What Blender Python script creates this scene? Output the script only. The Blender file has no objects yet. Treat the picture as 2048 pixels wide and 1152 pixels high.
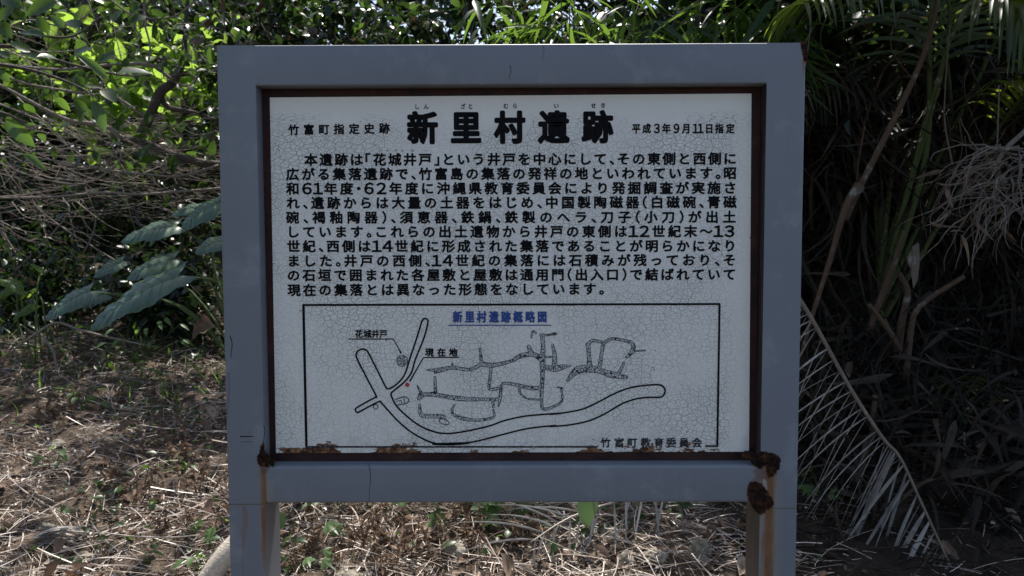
import bpy, math, random
import numpy as np
from mathutils import Vector, Matrix, noise

random.seed(7)
rng = np.random.default_rng(11)
scene = bpy.context.scene
COL = scene.collection

# ------------------------------------------------------------------ camera
CAM = np.array([0.01076531, -1.95270233, 1.5])
PITCH, YAW, ROLL = -0.06294924, -0.0049258, -0.00349338
FPX = 1600.0
def _axes():
    cy, sy = math.cos(YAW), math.sin(YAW); cp, sp = math.cos(PITCH), math.sin(PITCH)
    cr, sr = math.cos(ROLL), math.sin(ROLL)
    fw = np.array([sy * cp, cy * cp, sp]); right = np.array([cy, -sy, 0.0]); up = np.cross(right, fw)
    return right * cr + up * sr, up * cr - right * sr, fw
AR, AU, AF = _axes()
cd = bpy.data.cameras.new("camera"); cam = bpy.data.objects.new("camera", cd); COL.objects.link(cam)
cd.sensor_width = 36.0; cd.lens = FPX / 2048 * 36; cd.clip_start = 0.05; cd.clip_end = 500
cd.dof.use_dof = True; cd.dof.focus_distance = 2.05; cd.dof.aperture_fstop = 8.0
cam.matrix_world = Matrix(((AR[0], AU[0], -AF[0], CAM[0]), (AR[1], AU[1], -AF[1], CAM[1]),
                           (AR[2], AU[2], -AF[2], CAM[2]), (0, 0, 0, 1)))
scene.camera = cam

def at(px, py, Y):
    """photo pixel -> the point on the upright plane y = Y"""
    d = AF + AR * ((px - 1024) / FPX) - AU * ((py - 576) / FPX)
    return CAM + d * ((Y - CAM[1]) / d[1])

# ------------------------------------------------------------------ light
SUN_EL, SUN_AZ = math.radians(63), math.radians(6)      # azimuth from +Y towards +X
to_sun = Vector((math.sin(SUN_AZ) * math.cos(SUN_EL), math.cos(SUN_AZ) * math.cos(SUN_EL), math.sin(SUN_EL)))
w = bpy.data.worlds.new("World"); scene.world = w; w.use_nodes = True
nt = w.node_tree; nt.nodes.clear()
sky = nt.nodes.new("ShaderNodeTexSky"); sky.sky_type = 'NISHITA'; sky.sun_disc = False
sky.sun_elevation = SUN_EL; sky.sun_rotation = SUN_AZ; sky.air_density = 1.0; sky.dust_density = 2.5
bg = nt.nodes.new("ShaderNodeBackground"); bg.inputs[1].default_value = 0.125
ow = nt.nodes.new("ShaderNodeOutputWorld")
nt.links.new(sky.outputs[0], bg.inputs[0]); nt.links.new(bg.outputs[0], ow.inputs[0])
sd = bpy.data.lights.new("sun", 'SUN'); sd.energy = 5.0; sd.angle = math.radians(0.5); sd.color = (1, 0.96, 0.89)
so = bpy.data.objects.new("sun", sd); COL.objects.link(so); so.location = (0, 20, 30)
so.rotation_euler = (-to_sun).to_track_quat('-Z', 'Y').to_euler()
scene.view_settings.view_transform = 'Standard'; scene.view_settings.look = 'None'
scene.view_settings.exposure = 0.75; scene.view_settings.gamma = 1.0
cy = scene.cycles
cy.max_bounces = 6; cy.diffuse_bounces = 4; cy.glossy_bounces = 2; cy.transmission_bounces = 4
cy.use_denoising = True; cy.sample_clamp_indirect = 6.0

# ------------------------------------------------------------------ mesh helpers
rv = lambda n, s=1.0: rng.normal(0, s, (n, 3))
UP = np.array([0, 0, 1.0])
def nrm(v):
    v = np.asarray(v, float); n = np.linalg.norm(v, axis=-1, keepdims=True); return v / np.maximum(n, 1e-9)

class MB:
    def __init__(s): s.v = []; s.f = []; s.n = 0
    def add(s, v, faces):
        v = np.asarray(v, float).reshape(-1, 3); s.v.append(v)
        for f in faces: s.f.append(np.asarray(f, int).reshape(-1, len(f) if np.ndim(f) == 1 else np.shape(f)[1]) + s.n)
        s.n += len(v)
    def tube(s, pts, rad, n=6, cap=True):
        P = np.asarray(pts, float); m = len(P)
        R = np.broadcast_to(np.asarray(rad, float), (m,)) if np.ndim(rad) == 0 or len(rad) == m else np.interp(np.linspace(0, 1, m), np.linspace(0, 1, len(rad)), rad)
        T = nrm(np.gradient(P, axis=0)); u = np.cross(T[0], [0.3, 0.2, 0.93]); 
        if np.linalg.norm(u) < 1e-3: u = np.cross(T[0], [1, 0, 0])
        a = np.linspace(0, 2 * np.pi, n, endpoint=False); V = []
        for i in range(m):
            u = nrm(u - T[i] * (u @ T[i])); b = np.cross(T[i], u)
            V.append(P[i] + R[i] * (np.cos(a)[:, None] * u + np.sin(a)[:, None] * b))
        q = [(i * n + j, i * n + (j + 1) % n, (i + 1) * n + (j + 1) % n, (i + 1) * n + j) for i in range(m - 1) for j in range(n)]
        fs = [np.array(q)]
        if cap: fs += [np.array([list(range(n))[::-1]]), np.array([[(m - 1) * n + j for j in range(n)]])]
        s.add(np.concatenate(V), fs)
    def box(s, lo, hi):
        x0, y0, z0 = lo; x1, y1, z1 = hi
        s.add([(x0,y0,z0),(x1,y0,z0),(x1,y1,z0),(x0,y1,z0),(x0,y0,z1),(x1,y0,z1),(x1,y1,z1),(x0,y1,z1)],
              [np.array([(0,3,2,1),(4,5,6,7),(0,1,5,4),(1,2,6,5),(2,3,7,6),(3,0,4,7)])])
    def build(s, name, mat, parent=None, origin=(0, 0, 0), smooth=True, bevel=0):
        o0 = np.array(parent['_w'] if parent is not None and '_w' in parent else origin, float)
        me = bpy.data.meshes.new(name)
        V = np.concatenate(s.v) - o0
        me.vertices.add(len(V)); me.vertices.foreach_set("co", V.ravel())
        loops = np.concatenate([f.ravel() for f in s.f]); tot = np.concatenate([np.full(len(f), f.shape[1]) for f in s.f])
        me.loops.add(len(loops)); me.loops.foreach_set("vertex_index", loops)
        me.polygons.add(len(tot)); me.polygons.foreach_set("loop_start", np.concatenate([[0], np.cumsum(tot)[:-1]]))
        me.update(calc_edges=True)
        me.polygons.foreach_set("use_smooth", np.full(len(tot), bool(smooth)))
        me.materials.append(mat)
        o = bpy.data.objects.new(name, me); COL.objects.link(o)
        if parent is None: o.location = o0
        else: o.parent = parent
        o['_w'] = [float(x) for x in o0]
        if bevel:
            b = o.modifiers.new("bevel", 'BEVEL'); b.width = bevel; b.segments = 3; b.limit_method = 'ANGLE'
            b.harden_normals = False
        return o

def tag(o, label=None, cat=None, group=None, kind=None):
    if label: o['label'] = label
    if cat: o['category'] = cat
    if group: o['group'] = group
    if kind: o['kind'] = kind
    return o
def empty(name, loc, label, cat, group=None):
    o = bpy.data.objects.new(name, None); COL.objects.link(o); o.location = [float(x) for x in loc]
    o['_w'] = [float(x) for x in loc]; o.empty_display_size = 0.1
    return tag(o, label, cat, group)

def catmull(P, sub=6, closed=False):
    P = np.asarray(P, float); n = len(P); out = []
    for i in range(n if closed else n - 1):
        p0 = P[(i - 1) % n] if closed or i > 0 else 2 * P[0] - P[1]
        p1 = P[i]; p2 = P[(i + 1) % n]
        p3 = P[(i + 2) % n] if closed or i + 2 < n else 2 * P[-1] - P[-2]
        for k in range(sub):
            t = k / sub
            out.append(0.5 * (2 * p1 + (p2 - p0) * t + (2 * p0 - 5 * p1 + 4 * p2 - p3) * t * t + (3 * p1 - p0 - 3 * p2 + p3) * t ** 3))
    if not closed: out.append(P[-1])
    return np.array(out)

# ------------------------------------------------------------------ material helpers
class NT:
    def __init__(s, name):
        s.m = bpy.data.materials.new(name); s.m.use_nodes = True; s.t = s.m.node_tree; s.t.nodes.clear()
        s.out = s.t.nodes.new("ShaderNodeOutputMaterial")
    def n(s, typ, **kw):
        nd = s.t.nodes.new("ShaderNode" + typ)
        for k, v in kw.items(): setattr(nd, k, v)
        return nd
    def l(s, a, b): s.t.links.new(a, b)
    def put(s, sock, v):
        if hasattr(v, 'is_output') or isinstance(v, bpy.types.NodeSocket): s.l(v, sock)
        else: sock.default_value = v
    def math(s, op, a, b=None, c=None, clamp=False):
        nd = s.n("Math", operation=op, use_clamp=clamp); s.put(nd.inputs[0], a)
        if b is not None: s.put(nd.inputs[1], b)
        if c is not None: s.put(nd.inputs[2], c)
        return nd.outputs[0]
    def step(s, x, a, b):                      # smooth 0->1 as x goes a->b
        nd = s.n("MapRange", interpolation_type='SMOOTHSTEP'); s.put(nd.inputs[0], x)
        lo, hi = (a, b) if a < b else (b, a)
        nd.inputs[1].default_value = lo; nd.inputs[2].default_value = hi
        nd.inputs[3].default_value = 0.0 if a < b else 1.0; nd.inputs[4].default_value = 1.0 if a < b else 0.0
        return nd.outputs[0]
    def mix(s, f, a, b):
        nd = s.n("Mix", data_type='RGBA'); s.put(nd.inputs[0], f)
        s.put(nd.inputs[6], (*a, 1) if isinstance(a, tuple) and len(a) == 3 else a)
        s.put(nd.inputs[7], (*b, 1) if isinstance(b, tuple) and len(b) == 3 else b)
        return nd.outputs[2]
    def ramp(s, f, cols):
        nd = s.n("ValToRGB"); e = nd.color_ramp.elements
        for i, (p, c) in enumerate(cols):
            el = e[i] if i < 2 else e.new(p)
            el.position = p; el.color = (*c, 1)
        s.put(nd.inputs[0], f); return nd.outputs[0]
    def noise(s, vec, scale, detail=4, rough=0.6, dist=0.0):
        nd = s.n("TexNoise"); s.put(nd.inputs["Vector"], vec); nd.inputs["Scale"].default_value = scale
        nd.inputs["Detail"].default_value = detail; nd.inputs["Roughness"].default_value = rough; nd.inputs["Distortion"].default_value = dist
        return nd
    def obj(s): return s.n("TexCoord").outputs["Object"]
    def xyz(s, v):
        nd = s.n("SeparateXYZ"); s.l(v, nd.inputs[0]); return nd.outputs
    def scale(s, v, sc, off=(0, 0, 0)):
        nd = s.n("Mapping"); s.l(v, nd.inputs[0]); nd.inputs["Scale"].default_value = sc; nd.inputs["Location"].default_value = off
        return nd.outputs[0]
    def bsdf(s, col, rough=0.6, spec=0.5, metal=0.0):
        b = s.n("BsdfPrincipled"); s.put(b.inputs["Base Color"], (*col, 1) if isinstance(col, tuple) and len(col) == 3 else col)
        s.put(b.inputs["Roughness"], rough); s.put(b.inputs["Specular IOR Level"], spec); b.inputs["Metallic"].default_value = metal
        return b
    def bump(s, h, strength, dist):
        nd = s.n("Bump"); nd.inputs["Strength"].default_value = strength; nd.inputs["Distance"].default_value = dist
        s.l(h, nd.inputs["Height"]); return nd.outputs[0]
    def done(s, sh): s.l(sh, s.out.inputs[0]); return s.m

def leaf_mat(name, c1, c2, tr, rough=0.4, trans=0.45, spec=0.4, dead=None, deadp=0.0):
    k = NT(name); g = k.n("NewGeometry"); rnd = g.outputs["Random Per Island"]
    col = k.mix(rnd, c1, c2)
    ns = k.noise(k.obj(), 9, 3); col2 = k.mix(k.math('MULTIPLY', ns.outputs[0], 0.6), col, tuple(x * 0.45 for x in c1))
    trc = k.mix(rnd, tr, tuple(min(1, x * 1.25) for x in tr))
    if dead:
        r2 = k.math('FRACT', k.math('MULTIPLY', rnd, 37.7)); f = k.math('LESS_THAN', r2, deadp)
        col2 = k.mix(f, col2, dead); trc = k.mix(f, trc, tuple(x * 0.9 for x in dead))
    b = k.bsdf(col2, rough, spec); t = k.n("BsdfTranslucent"); k.l(trc, t.inputs[0])
    m = k.n("MixShader"); m.inputs[0].default_value = trans; k.l(b.outputs[0], m.inputs[1]); k.l(t.outputs[0], m.inputs[2])
    return k.done(m.outputs[0])
def dry_mat(name, c1, c2, trans=0.15, rough=0.8, nscale=25, spec=0.25):
    k = NT(name); rnd = k.n("NewGeometry").outputs["Random Per Island"]; o = k.obj()
    ns = k.noise(o, nscale, 4); col = k.mix(rnd, c1, c2)
    col = k.mix(k.math('MULTIPLY', k.step(ns.outputs[0], 0.45, 0.7), 0.55), col, tuple(x * 0.4 for x in c1))
    b = k.bsdf(col, rough, spec); t = k.n("BsdfTranslucent"); k.l(col, t.inputs[0])
    m = k.n("MixShader"); m.inputs[0].default_value = trans; k.l(b.outputs[0], m.inputs[1]); k.l(t.outputs[0], m.inputs[2])
    return k.done(m.outputs[0])
def bark_mat(name, c1, c2, sc=(30, 30, 8)):
    k = NT(name); o = k.scale(k.obj(), sc); ns = k.noise(o, 1.5, 6, 0.65, 0.4)
    lich = k.step(k.noise(k.obj(), 14, 4).outputs[0], 0.58, 0.7)
    col = k.mix(ns.outputs[0], c1, c2); col = k.mix(k.math('MULTIPLY', lich, 0.5), col, (0.33, 0.34, 0.30))
    b = k.bsdf(col, 0.85, 0.2); k.l(k.bump(ns.outputs[0], 0.8, 0.01), b.inputs["Normal"])
    return k.done(b.outputs[0])

M = {}
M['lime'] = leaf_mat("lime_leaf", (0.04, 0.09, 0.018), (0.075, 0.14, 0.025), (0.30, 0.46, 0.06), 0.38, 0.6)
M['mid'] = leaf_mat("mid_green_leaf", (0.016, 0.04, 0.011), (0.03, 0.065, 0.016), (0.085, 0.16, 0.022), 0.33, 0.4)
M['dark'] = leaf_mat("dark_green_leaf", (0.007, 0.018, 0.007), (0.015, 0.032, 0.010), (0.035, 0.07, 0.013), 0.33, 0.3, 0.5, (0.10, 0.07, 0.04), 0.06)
M['glossy'] = leaf_mat("glossy_leaf", (0.014, 0.034, 0.014), (0.024, 0.055, 0.018), (0.16, 0.29, 0.035), 0.25, 0.4, 0.6)
M['ear'] = leaf_mat("elephant_ear_leaf", (0.08, 0.135, 0.092), (0.095, 0.155, 0.105), (0.13, 0.24, 0.05), 0.3, 0.22, 0.7)
M['weed'] = leaf_mat("weed_leaf", (0.06, 0.12, 0.035), (0.09, 0.17, 0.05), (0.22, 0.36, 0.07), 0.45, 0.4)
M['palm'] = leaf_mat("palm_leaflet", (0.028, 0.05, 0.015), (0.045, 0.075, 0.02), (0.30, 0.38, 0.04), 0.45, 0.42, 0.5)
M['bamboo'] = leaf_mat("bamboo_leaf", (0.022, 0.05, 0.014), (0.042, 0.085, 0.022), (0.14, 0.24, 0.03), 0.4, 0.45)
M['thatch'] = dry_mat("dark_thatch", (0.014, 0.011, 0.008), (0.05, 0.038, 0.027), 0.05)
M['grayfrond'] = dry_mat("grey_dry_leaflet", (0.27, 0.255, 0.24), (0.46, 0.435, 0.41), 0.2, 0.6)
M['straw'] = dry_mat("pale_straw", (0.27, 0.215, 0.175), (0.62, 0.54, 0.47), 0.12, 0.38, 25, 0.6)
M['brownleaf'] = dry_mat("brown_dead_leaf", (0.13, 0.08, 0.055), (0.38, 0.29, 0.22), 0.25, 0.75)
M['rustleaf'] = dry_mat("russet_dead_weed", (0.12, 0.075, 0.05), (0.24, 0.165, 0.115), 0.2, 0.8)
M['bark'] = bark_mat("dark_bark", (0.05, 0.04, 0.033), (0.12, 0.10, 0.085))
M['twig'] = bark_mat("grey_brown_twig", (0.14, 0.115, 0.095), (0.32, 0.27, 0.235))
M['stem'] = bark_mat("green_stem", (0.06, 0.09, 0.03), (0.10, 0.13, 0.05))
M['vein'] = bark_mat("pale_leaf_vein", (0.09, 0.15, 0.085), (0.13, 0.20, 0.11), (9, 9, 9))
M['petiole'] = bark_mat("green_petiole", (0.05, 0.07, 0.022), (0.085, 0.10, 0.035), (8, 8, 3))
M['brownpet'] = bark_mat("brown_petiole", (0.05, 0.033, 0.022), (0.13, 0.085, 0.055), (20, 20, 4))
M['flower'] = bark_mat("pale_flower_stalk", (0.10, 0.08, 0.062), (0.23, 0.19, 0.155))
M['fibre'] = bark_mat("pale_fibrous_wood", (0.25, 0.19, 0.14), (0.75, 0.68, 0.58), (70, 70, 70))
M['palewood'] = bark_mat("pale_dead_wood", (0.30, 0.25, 0.20), (0.48, 0.42, 0.35))

# ------------------------------------------------------------------ ground
def smooth(x, a, b):
    t = np.clip((x - a) / (b - a), 0, 1); return t * t * (3 - 2 * t)
def ground_z(x, y):
    x = np.asarray(x, float); y = np.asarray(y, float)
    z = 0.12 * smooth(y, -0.6, 0.9) + 0.155 * np.clip(y - 0.25, 0, 7) - 0.0
    z = z + smooth(y, 7, 22) * (2.0 + 4.5 * smooth(x, -5, 3))
    z = z + 0.22 * smooth(-x, 1.4, 3.2) * smooth(y, 1.3, 3.6)
    z = z + 0.05 * np.sin(x * 1.7 + 0.6) * np.sin(y * 2.1 + x * 0.5) * smooth(y, 0.2, 1.5)
    return z
def axis(parts):
    out = []
    for a, b, n in parts: out += list(np.linspace(a, b, n, endpoint=False))
    return np.array(out + [parts[-1][1]])
gx = axis([(-60, -6, 40), (-6, 6, 300), (6, 60, 40)]); gy = axis([(-40, 0.3, 40), (0.3, 5.5, 170), (5.5, 26, 60), (26, 80, 25)])
X, Y = np.meshgrid(gx, gy); Z = ground_z(X, Y)
near = smooth(Y, 0.2, 0.9) * smooth(-Y, -7, -4.5) * smooth(-np.abs(X), -7, -5)
bumpz = np.array([noise.fractal(Vector((float(a) * 5, float(b) * 5, 0.3)), 0.9, 2.1, 4) for a, b in zip(X.ravel(), Y.ravel())]).reshape(X.shape)
Z = Z + near * 0.045 * bumpz
gm = MB(); nx_, ny_ = len(gx), len(gy)
ii, jj = np.meshgrid(np.arange(nx_ - 1), np.arange(ny_ - 1)); a0 = (jj * nx_ + ii).ravel()
gm.add(np.stack([X, Y, Z], -1).reshape(-1, 3), [np.stack([a0, a0 + 1, a0 + nx_ + 1, a0 + nx_], 1)])
k = NT("leaf_strewn_soil"); o = k.obj()
n1 = k.noise(o, 3, 6, 0.65); n2 = k.noise(o, 28, 6, 0.7); n3 = k.noise(o, 120, 3, 0.6)
c = k.ramp(n2.outputs[0], [(0.3, (0.04, 0.028, 0.021)), (0.5, (0.10, 0.072, 0.054)), (0.64, (0.20, 0.155, 0.12)), (0.78, (0.36, 0.30, 0.25))])
c = k.mix(k.math('MULTIPLY', k.step(n1.outputs[0], 0.4, 0.65), 0.5), c, (0.07, 0.056, 0.04))
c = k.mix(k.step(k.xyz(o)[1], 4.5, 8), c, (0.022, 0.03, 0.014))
c = k.mix(k.math('MULTIPLY', k.step(k.math('ADD', k.xyz(o)[0], k.math('MULTIPLY', n1.outputs[0], 0.8)), 1.0, 1.7), 0.85), c, (0.022, 0.018, 0.014))  # right side: humus tone, darkened to stand in for palm shade
b = k.bsdf(c, 0.95, 0.15); h = k.math('ADD', n2.outputs[0], k.math('MULTIPLY', n3.outputs[0], 0.4))
k.l(k.bump(h, 1.0, 0.03), b.inputs["Normal"]); M['soil'] = k.done(b.outputs[0])
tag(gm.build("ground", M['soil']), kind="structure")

# ------------------------------------------------------------------ sign
W2 = 1181 * 0.0012 / 2; ZT, ZB = 1.96358, 0.84097
PW, DEP = 0.0935, 0.115                      # post face width, depth
YP = 0.040                                  # panel plane
sign = empty("information_sign", (0, 0, 0.0), "weathered grey steel board on two legs, cracked white panel with Japanese text and a map", "sign")

xi = W2 - PW
def paint_mat(name, marks):
    k = NT(name); o = k.obj(); x, y, z = k.xyz(o)
    n1 = k.noise(o, 2.2, 5, 0.6); n2 = k.noise(k.scale(o, (60, 60, 5)), 1.0, 4); n3 = k.noise(o, 45, 5, 0.7)
    col = k.mix(n1.outputs[0], (0.16, 0.176, 0.20), (0.23, 0.247, 0.278))
    col = k.mix(k.math('MULTIPLY', k.step(n2.outputs[0], 0.5, 0.75), 0.18), col, (0.20, 0.20, 0.21))
    col = k.mix(k.math('MULTIPLY', k.step(n3.outputs[0], 0.66, 0.72), 0.6), col, (0.16, 0.13, 0.12))
    warp = k.math('MULTIPLY', k.math('SUBTRACT', k.noise(o, 18, 4).outputs[0], 0.5), 0.05)
    streak = k.math('MULTIPLY', k.math('SUBTRACT', k.noise(k.scale(o, (45, 45, 4)), 1.0, 4).outputs[0], 0.5), 0.06)
    xs = k.math('ADD', x, warp); zs = k.math('ADD', z, warp); xk = k.math('ADD', x, streak)
    front = k.math('MULTIPLY_ADD', k.math('LESS_THAN', k.xyz(k.n("NewGeometry").outputs["True Normal"])[1], -0.3), 0.8, 0.2)
    drip = k.math('MULTIPLY', k.step(k.noise(k.scale(o, (90, 90, 2.2)), 1.0, 5).outputs[0], 0.56, 0.72), k.step(k.noise(o, 3.1, 3).outputs[0], 0.42, 0.62))
    col = k.mix(k.math('MULTIPLY', drip, 0.35), col, (0.13, 0.125, 0.125)); chalk = k.step(k.noise(o, 6, 5, 0.7).outputs[0], 0.52, 0.68)
    col = k.mix(k.math('MULTIPLY', chalk, 0.22), col, (0.44, 0.45, 0.47))
    for (kind, cx, cz, rx, rz, strength) in marks:
        if kind == 'spot':                    # rust bloom
            d = k.math('ADD', k.math('POWER', k.math('DIVIDE', k.math('SUBTRACT', xs, cx), rx), 2.0), k.math('POWER', k.math('DIVIDE', k.math('SUBTRACT', zs, cz), rz), 2.0))
            f = k.step(d, 1.0, 0.45)
            rc = k.mix(k.noise(o, 60, 4).outputs[0], (0.05, 0.022, 0.012), (0.20, 0.085, 0.03))
        elif kind == 'run':                   # rust run below (cz = top, rz = length)
            f = k.step(k.math('ABSOLUTE', k.math('SUBTRACT', xk, cx)), rx, rx * 0.25)
            f = k.math('MULTIPLY', f, k.math('MULTIPLY', k.step(z, cz - rz, cz - rz * 0.45), k.step(z, cz + 0.01, cz - 0.01)))
            rc = k.mix(k.noise(o, 30, 4).outputs[0], (0.12, 0.045, 0.018), (0.26, 0.13, 0.05))
        elif kind == 'halo':                  # pale ochre wash
            f = k.step(k.math('ABSOLUTE', k.math('SUBTRACT', xk, cx)), rx, rx * 0.2)
            f = k.math('MULTIPLY', f, k.math('MULTIPLY', k.step(z, cz - rz, cz - rz * 0.4), k.step(z, cz + 0.01, cz - 0.01)))
            rc = (0.30, 0.27, 0.20)
        elif kind == 'white':                 # bare pale primer
            d = k.math('ADD', k.math('POWER', k.math('DIVIDE', k.math('SUBTRACT', xs, cx), rx), 2.0), k.math('POWER', k.math('DIVIDE', k.math('SUBTRACT', zs, cz), rz), 2.0))
            f = k.step(d, 0.9, 0.6); rc = (0.42, 0.43, 0.43)
        elif kind == 'seam':                  # hairline weld seam
            f = k.step(k.math('ABSOLUTE', k.math('SUBTRACT', k.math('ADD', z, k.math('MULTIPLY', warp, 0.06)), cz)), rz, rz * 0.5)
            f = k.math('MULTIPLY', f, k.step(k.math('ABSOLUTE', k.math('SUBTRACT', x, cx)), rx, rx * 0.9))
            rc = (0.14, 0.10, 0.06)
        if kind in ('run', 'halo'): f = k.math('MULTIPLY', f, front)
        col = k.mix(k.math('MULTIPLY', f, strength), col, rc)
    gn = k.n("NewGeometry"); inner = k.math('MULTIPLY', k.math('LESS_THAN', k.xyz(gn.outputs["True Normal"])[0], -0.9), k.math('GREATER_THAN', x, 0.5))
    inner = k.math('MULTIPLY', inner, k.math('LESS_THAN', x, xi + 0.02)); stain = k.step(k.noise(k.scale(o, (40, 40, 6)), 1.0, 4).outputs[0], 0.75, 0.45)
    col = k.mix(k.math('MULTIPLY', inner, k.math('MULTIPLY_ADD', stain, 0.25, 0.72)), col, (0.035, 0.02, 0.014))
    b = k.bsdf(col, 0.42, 0.45)
    hb = k.math('ADD', k.math('MULTIPLY', n3.outputs[0], 0.15), n1.outputs[0])
    k.l(k.bump(hb, 0.12, 0.01), b.inputs["Normal"])
    return k.done(b.outputs[0])
pm = paint_mat("worn_grey_paint", [('halo', -xi + 0.002, 0.9, 0.028, 0.55, 0.45), ('run', -xi - 0.004, 0.93, 0.014, 0.32, 0.95), ('run', -xi - 0.055, 0.835, 0.005, 0.3, 0.4), ('seam', -xi - 0.05, ZB - 0.002, 0.055, 0.0022, 0.9),
    ('halo', xi + 0.02, 0.90, 0.045, 0.9, 0.5), ('run', xi + 0.022, 0.93, 0.022, 0.9, 0.95), ('spot', xi + 0.012, 0.918, 0.034, 0.02, 0.6), ('spot', xi - 0.006, 0.865, 0.026, 0.05, 0.55), ('seam', xi + 0.06, 0.826, 0.06, 0.0018, 0.9),
    ('run', xi + PW - 0.004, ZT - 0.005, 0.009, 0.09, 0.9), ('white', xi + 0.014, 0.887, 0.010, 0.018, 0.45), ('spot', -xi + 0.002, 0.945, 0.016, 0.03, 0.7)])
def arc(cx, cy, r, a0, n=5): return [(cx + r * math.cos(a0 + i * math.pi / 2 / n), cy + r * math.sin(a0 + i * math.pi / 2 / n)) for i in range(n + 1)]
def profile_bar(name, prof, place, ends, mat):
    """a steel section: closed outline prof swept from ends[0] to ends[1] through place(u, v, t); flat caps"""
    n = len(prof); m = MB(); V = [place(u, v, t) for t in ends for u, v in prof]
    q = [(i, (i + 1) % n, n + (i + 1) % n, n + i) for i in range(n)]
    m.add(V, [np.array(q)]); m.add([place(u, v, ends[0]) for u, v in prof], [np.array([list(range(n))[::-1]])]); m.add([place(u, v, ends[1]) for u, v in prof], [np.array([list(range(n))])])
    o = m.build(name, mat, sign)
    o.data.polygons.foreach_set("use_smooth", np.concatenate([np.ones(n, bool), [False, False]])); o.data.set_sharp_from_angle(angle=math.radians(40)); return o
rO = 0.007
def post(x0, x1, mat, r0, r1):
    prof = sum([arc(x1 - r1 if sx > 0 else x0 + r0, DEP - (r1 if sx > 0 else r0) if sy > 0 else (r1 if sx > 0 else r0), r1 if sx > 0 else r0, a_) if (r1 if sx > 0 else r0) else [(x1 if sx > 0 else x0, DEP if sy > 0 else 0.0)] for sx, sy, a_ in ((1, 1, 0), (-1, 1, math.pi / 2), (-1, -1, math.pi), (1, -1, -math.pi / 2))], [])
    return profile_bar("post", prof, lambda u, v, t: (u, v, t), (-0.3, ZT), mat)
post(-W2, -xi, pm, rO, 0); post(xi, W2, pm, 0, rO)
def rail(name, z0, z1, mat, r):
    prof = arc(DEP - 0.0005 - r, z1 - r, r, 0) + arc(r, z1 - r, r, math.pi / 2) + arc(r, z0 + r, r, math.pi) + arc(DEP - 0.0005 - r, z0 + r, r, -math.pi / 2)
    return profile_bar(name, prof, lambda u, v, t: (t, u, v), (-xi, xi), mat)
rail("top_rail", ZT - 0.096, ZT, pm, 0.004); rail("bottom_rail", ZB, ZB + 0.094, pm, 0.007)
# seams standing where the rail meets the post and a hairline across the bottom rail
def crack(px0, py0, px1, py1, wd, name="paint_crack", Yc=-0.0004):
    P = np.array([at(px0 + (px1 - px0) * t + 2.5 * math.sin(t * 5), py0 + (py1 - py0) * t, Yc) for t in np.linspace(0, 1, 9)])
    m = MB(); wv = np.linspace(1, 0.6, 9)[:, None] * wd * 0.5; d = nrm(np.gradient(P, axis=0)); s = np.stack([d[:, 2], 0 * d[:, 0], -d[:, 0]], 1)
    V = np.concatenate([P - s * wv, P + s * wv]); m.add(V, [np.array([(i, i + 1, 10 + i, 9 + i) for i in range(8)])])
    return m.build(name, M['ink'], sign)
k = NT("black_lettering_paint"); n = k.noise(k.obj(), 90, 4)
b = k.bsdf(k.mix(n.outputs[0], (0.004, 0.004, 0.005), (0.010, 0.010, 0.012)), 0.75, 0.12); M['ink'] = k.done(b.outputs[0])
k = NT("worn_black_lettering_paint"); n = k.noise(k.scale(k.obj(), (60, 60, 90)), 2.0, 5, 0.7)
b = k.bsdf(k.mix(k.step(n.outputs[0], 0.55, 0.66), (0.02, 0.02, 0.022), (0.36, 0.36, 0.36)), 0.6, 0.3); M['wornink'] = k.done(b.outputs[0])
k = NT("blue_lettering_paint"); n = k.noise(k.obj(), 90, 4)
b = k.bsdf(k.mix(n.outputs[0], (0.032, 0.07, 0.25), (0.05, 0.10, 0.33)), 0.5, 0.3); M['blue'] = k.done(b.outputs[0])
k = NT("red_map_paint"); b = k.bsdf((0.55, 0.05, 0.06), 0.5, 0.3); M['red'] = k.done(b.outputs[0])

# panel (fitted to the photographed corners on the plane YP)
PTL, PTR, PBL, PBR = at(539.5, 195, YP), at(1503, 187, YP), at(552, 906, YP), at(1498, 903.5, YP)
px0, px1 = (PTL[0] + PBL[0]) / 2, (PTR[0] + PBR[0]) / 2; pz0, pz1 = (PBL[2] + PBR[2]) / 2, (PTL[2] + PTR[2]) / 2
k = NT("crackled_white_paint"); o = k.obj(); x, y, z = k.xyz(o)
wn = k.noise(o, 16, 3); wv = k.n("VectorMath", operation='MULTIPLY_ADD'); k.l(wn.outputs["Color"], wv.inputs[0]); wv.inputs[1].default_value = (0.012, 0, 0.008); k.l(o, wv.inputs[2])
big = k.noise(o, 5, 3)
def crackle(sx, sz, th, seed):
    v = k.n("TexVoronoi", feature='DISTANCE_TO_EDGE', voronoi_dimensions='2D')
    cx = k.n("CombineXYZ"); s3 = k.xyz(wv.outputs[0]); k.l(k.math('MULTIPLY', s3[0], sx), cx.inputs[0]); k.l(k.math('MULTIPLY_ADD', s3[2], sz, seed), cx.inputs[1])
    k.l(cx.outputs[0], v.inputs["Vector"]); v.inputs["Scale"].default_value = 1.0
    return k.step(v.outputs["Distance"], th, th * 0.35)
c1a = crackle(112, 165, 0.09, 3.3); c1b = crackle(74, 122, 0.07, 1.7); pick = k.step(k.noise(o, 7, 2).outputs[0], 0.44, 0.56); c1 = k.math('ADD', k.math('MULTIPLY', c1a, k.math('SUBTRACT', 1.0, pick)), k.math('MULTIPLY', c1b, pick)); c2 = crackle(42, 66, 0.035, 9.1); c3 = crackle(34, 170, 0.06, 5.7)
f_top = k.step(z, pz1 - 0.055, pz1 - 0.10); f_side = k.step(x, px1 - 0.02, px1 - 0.075)
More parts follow.
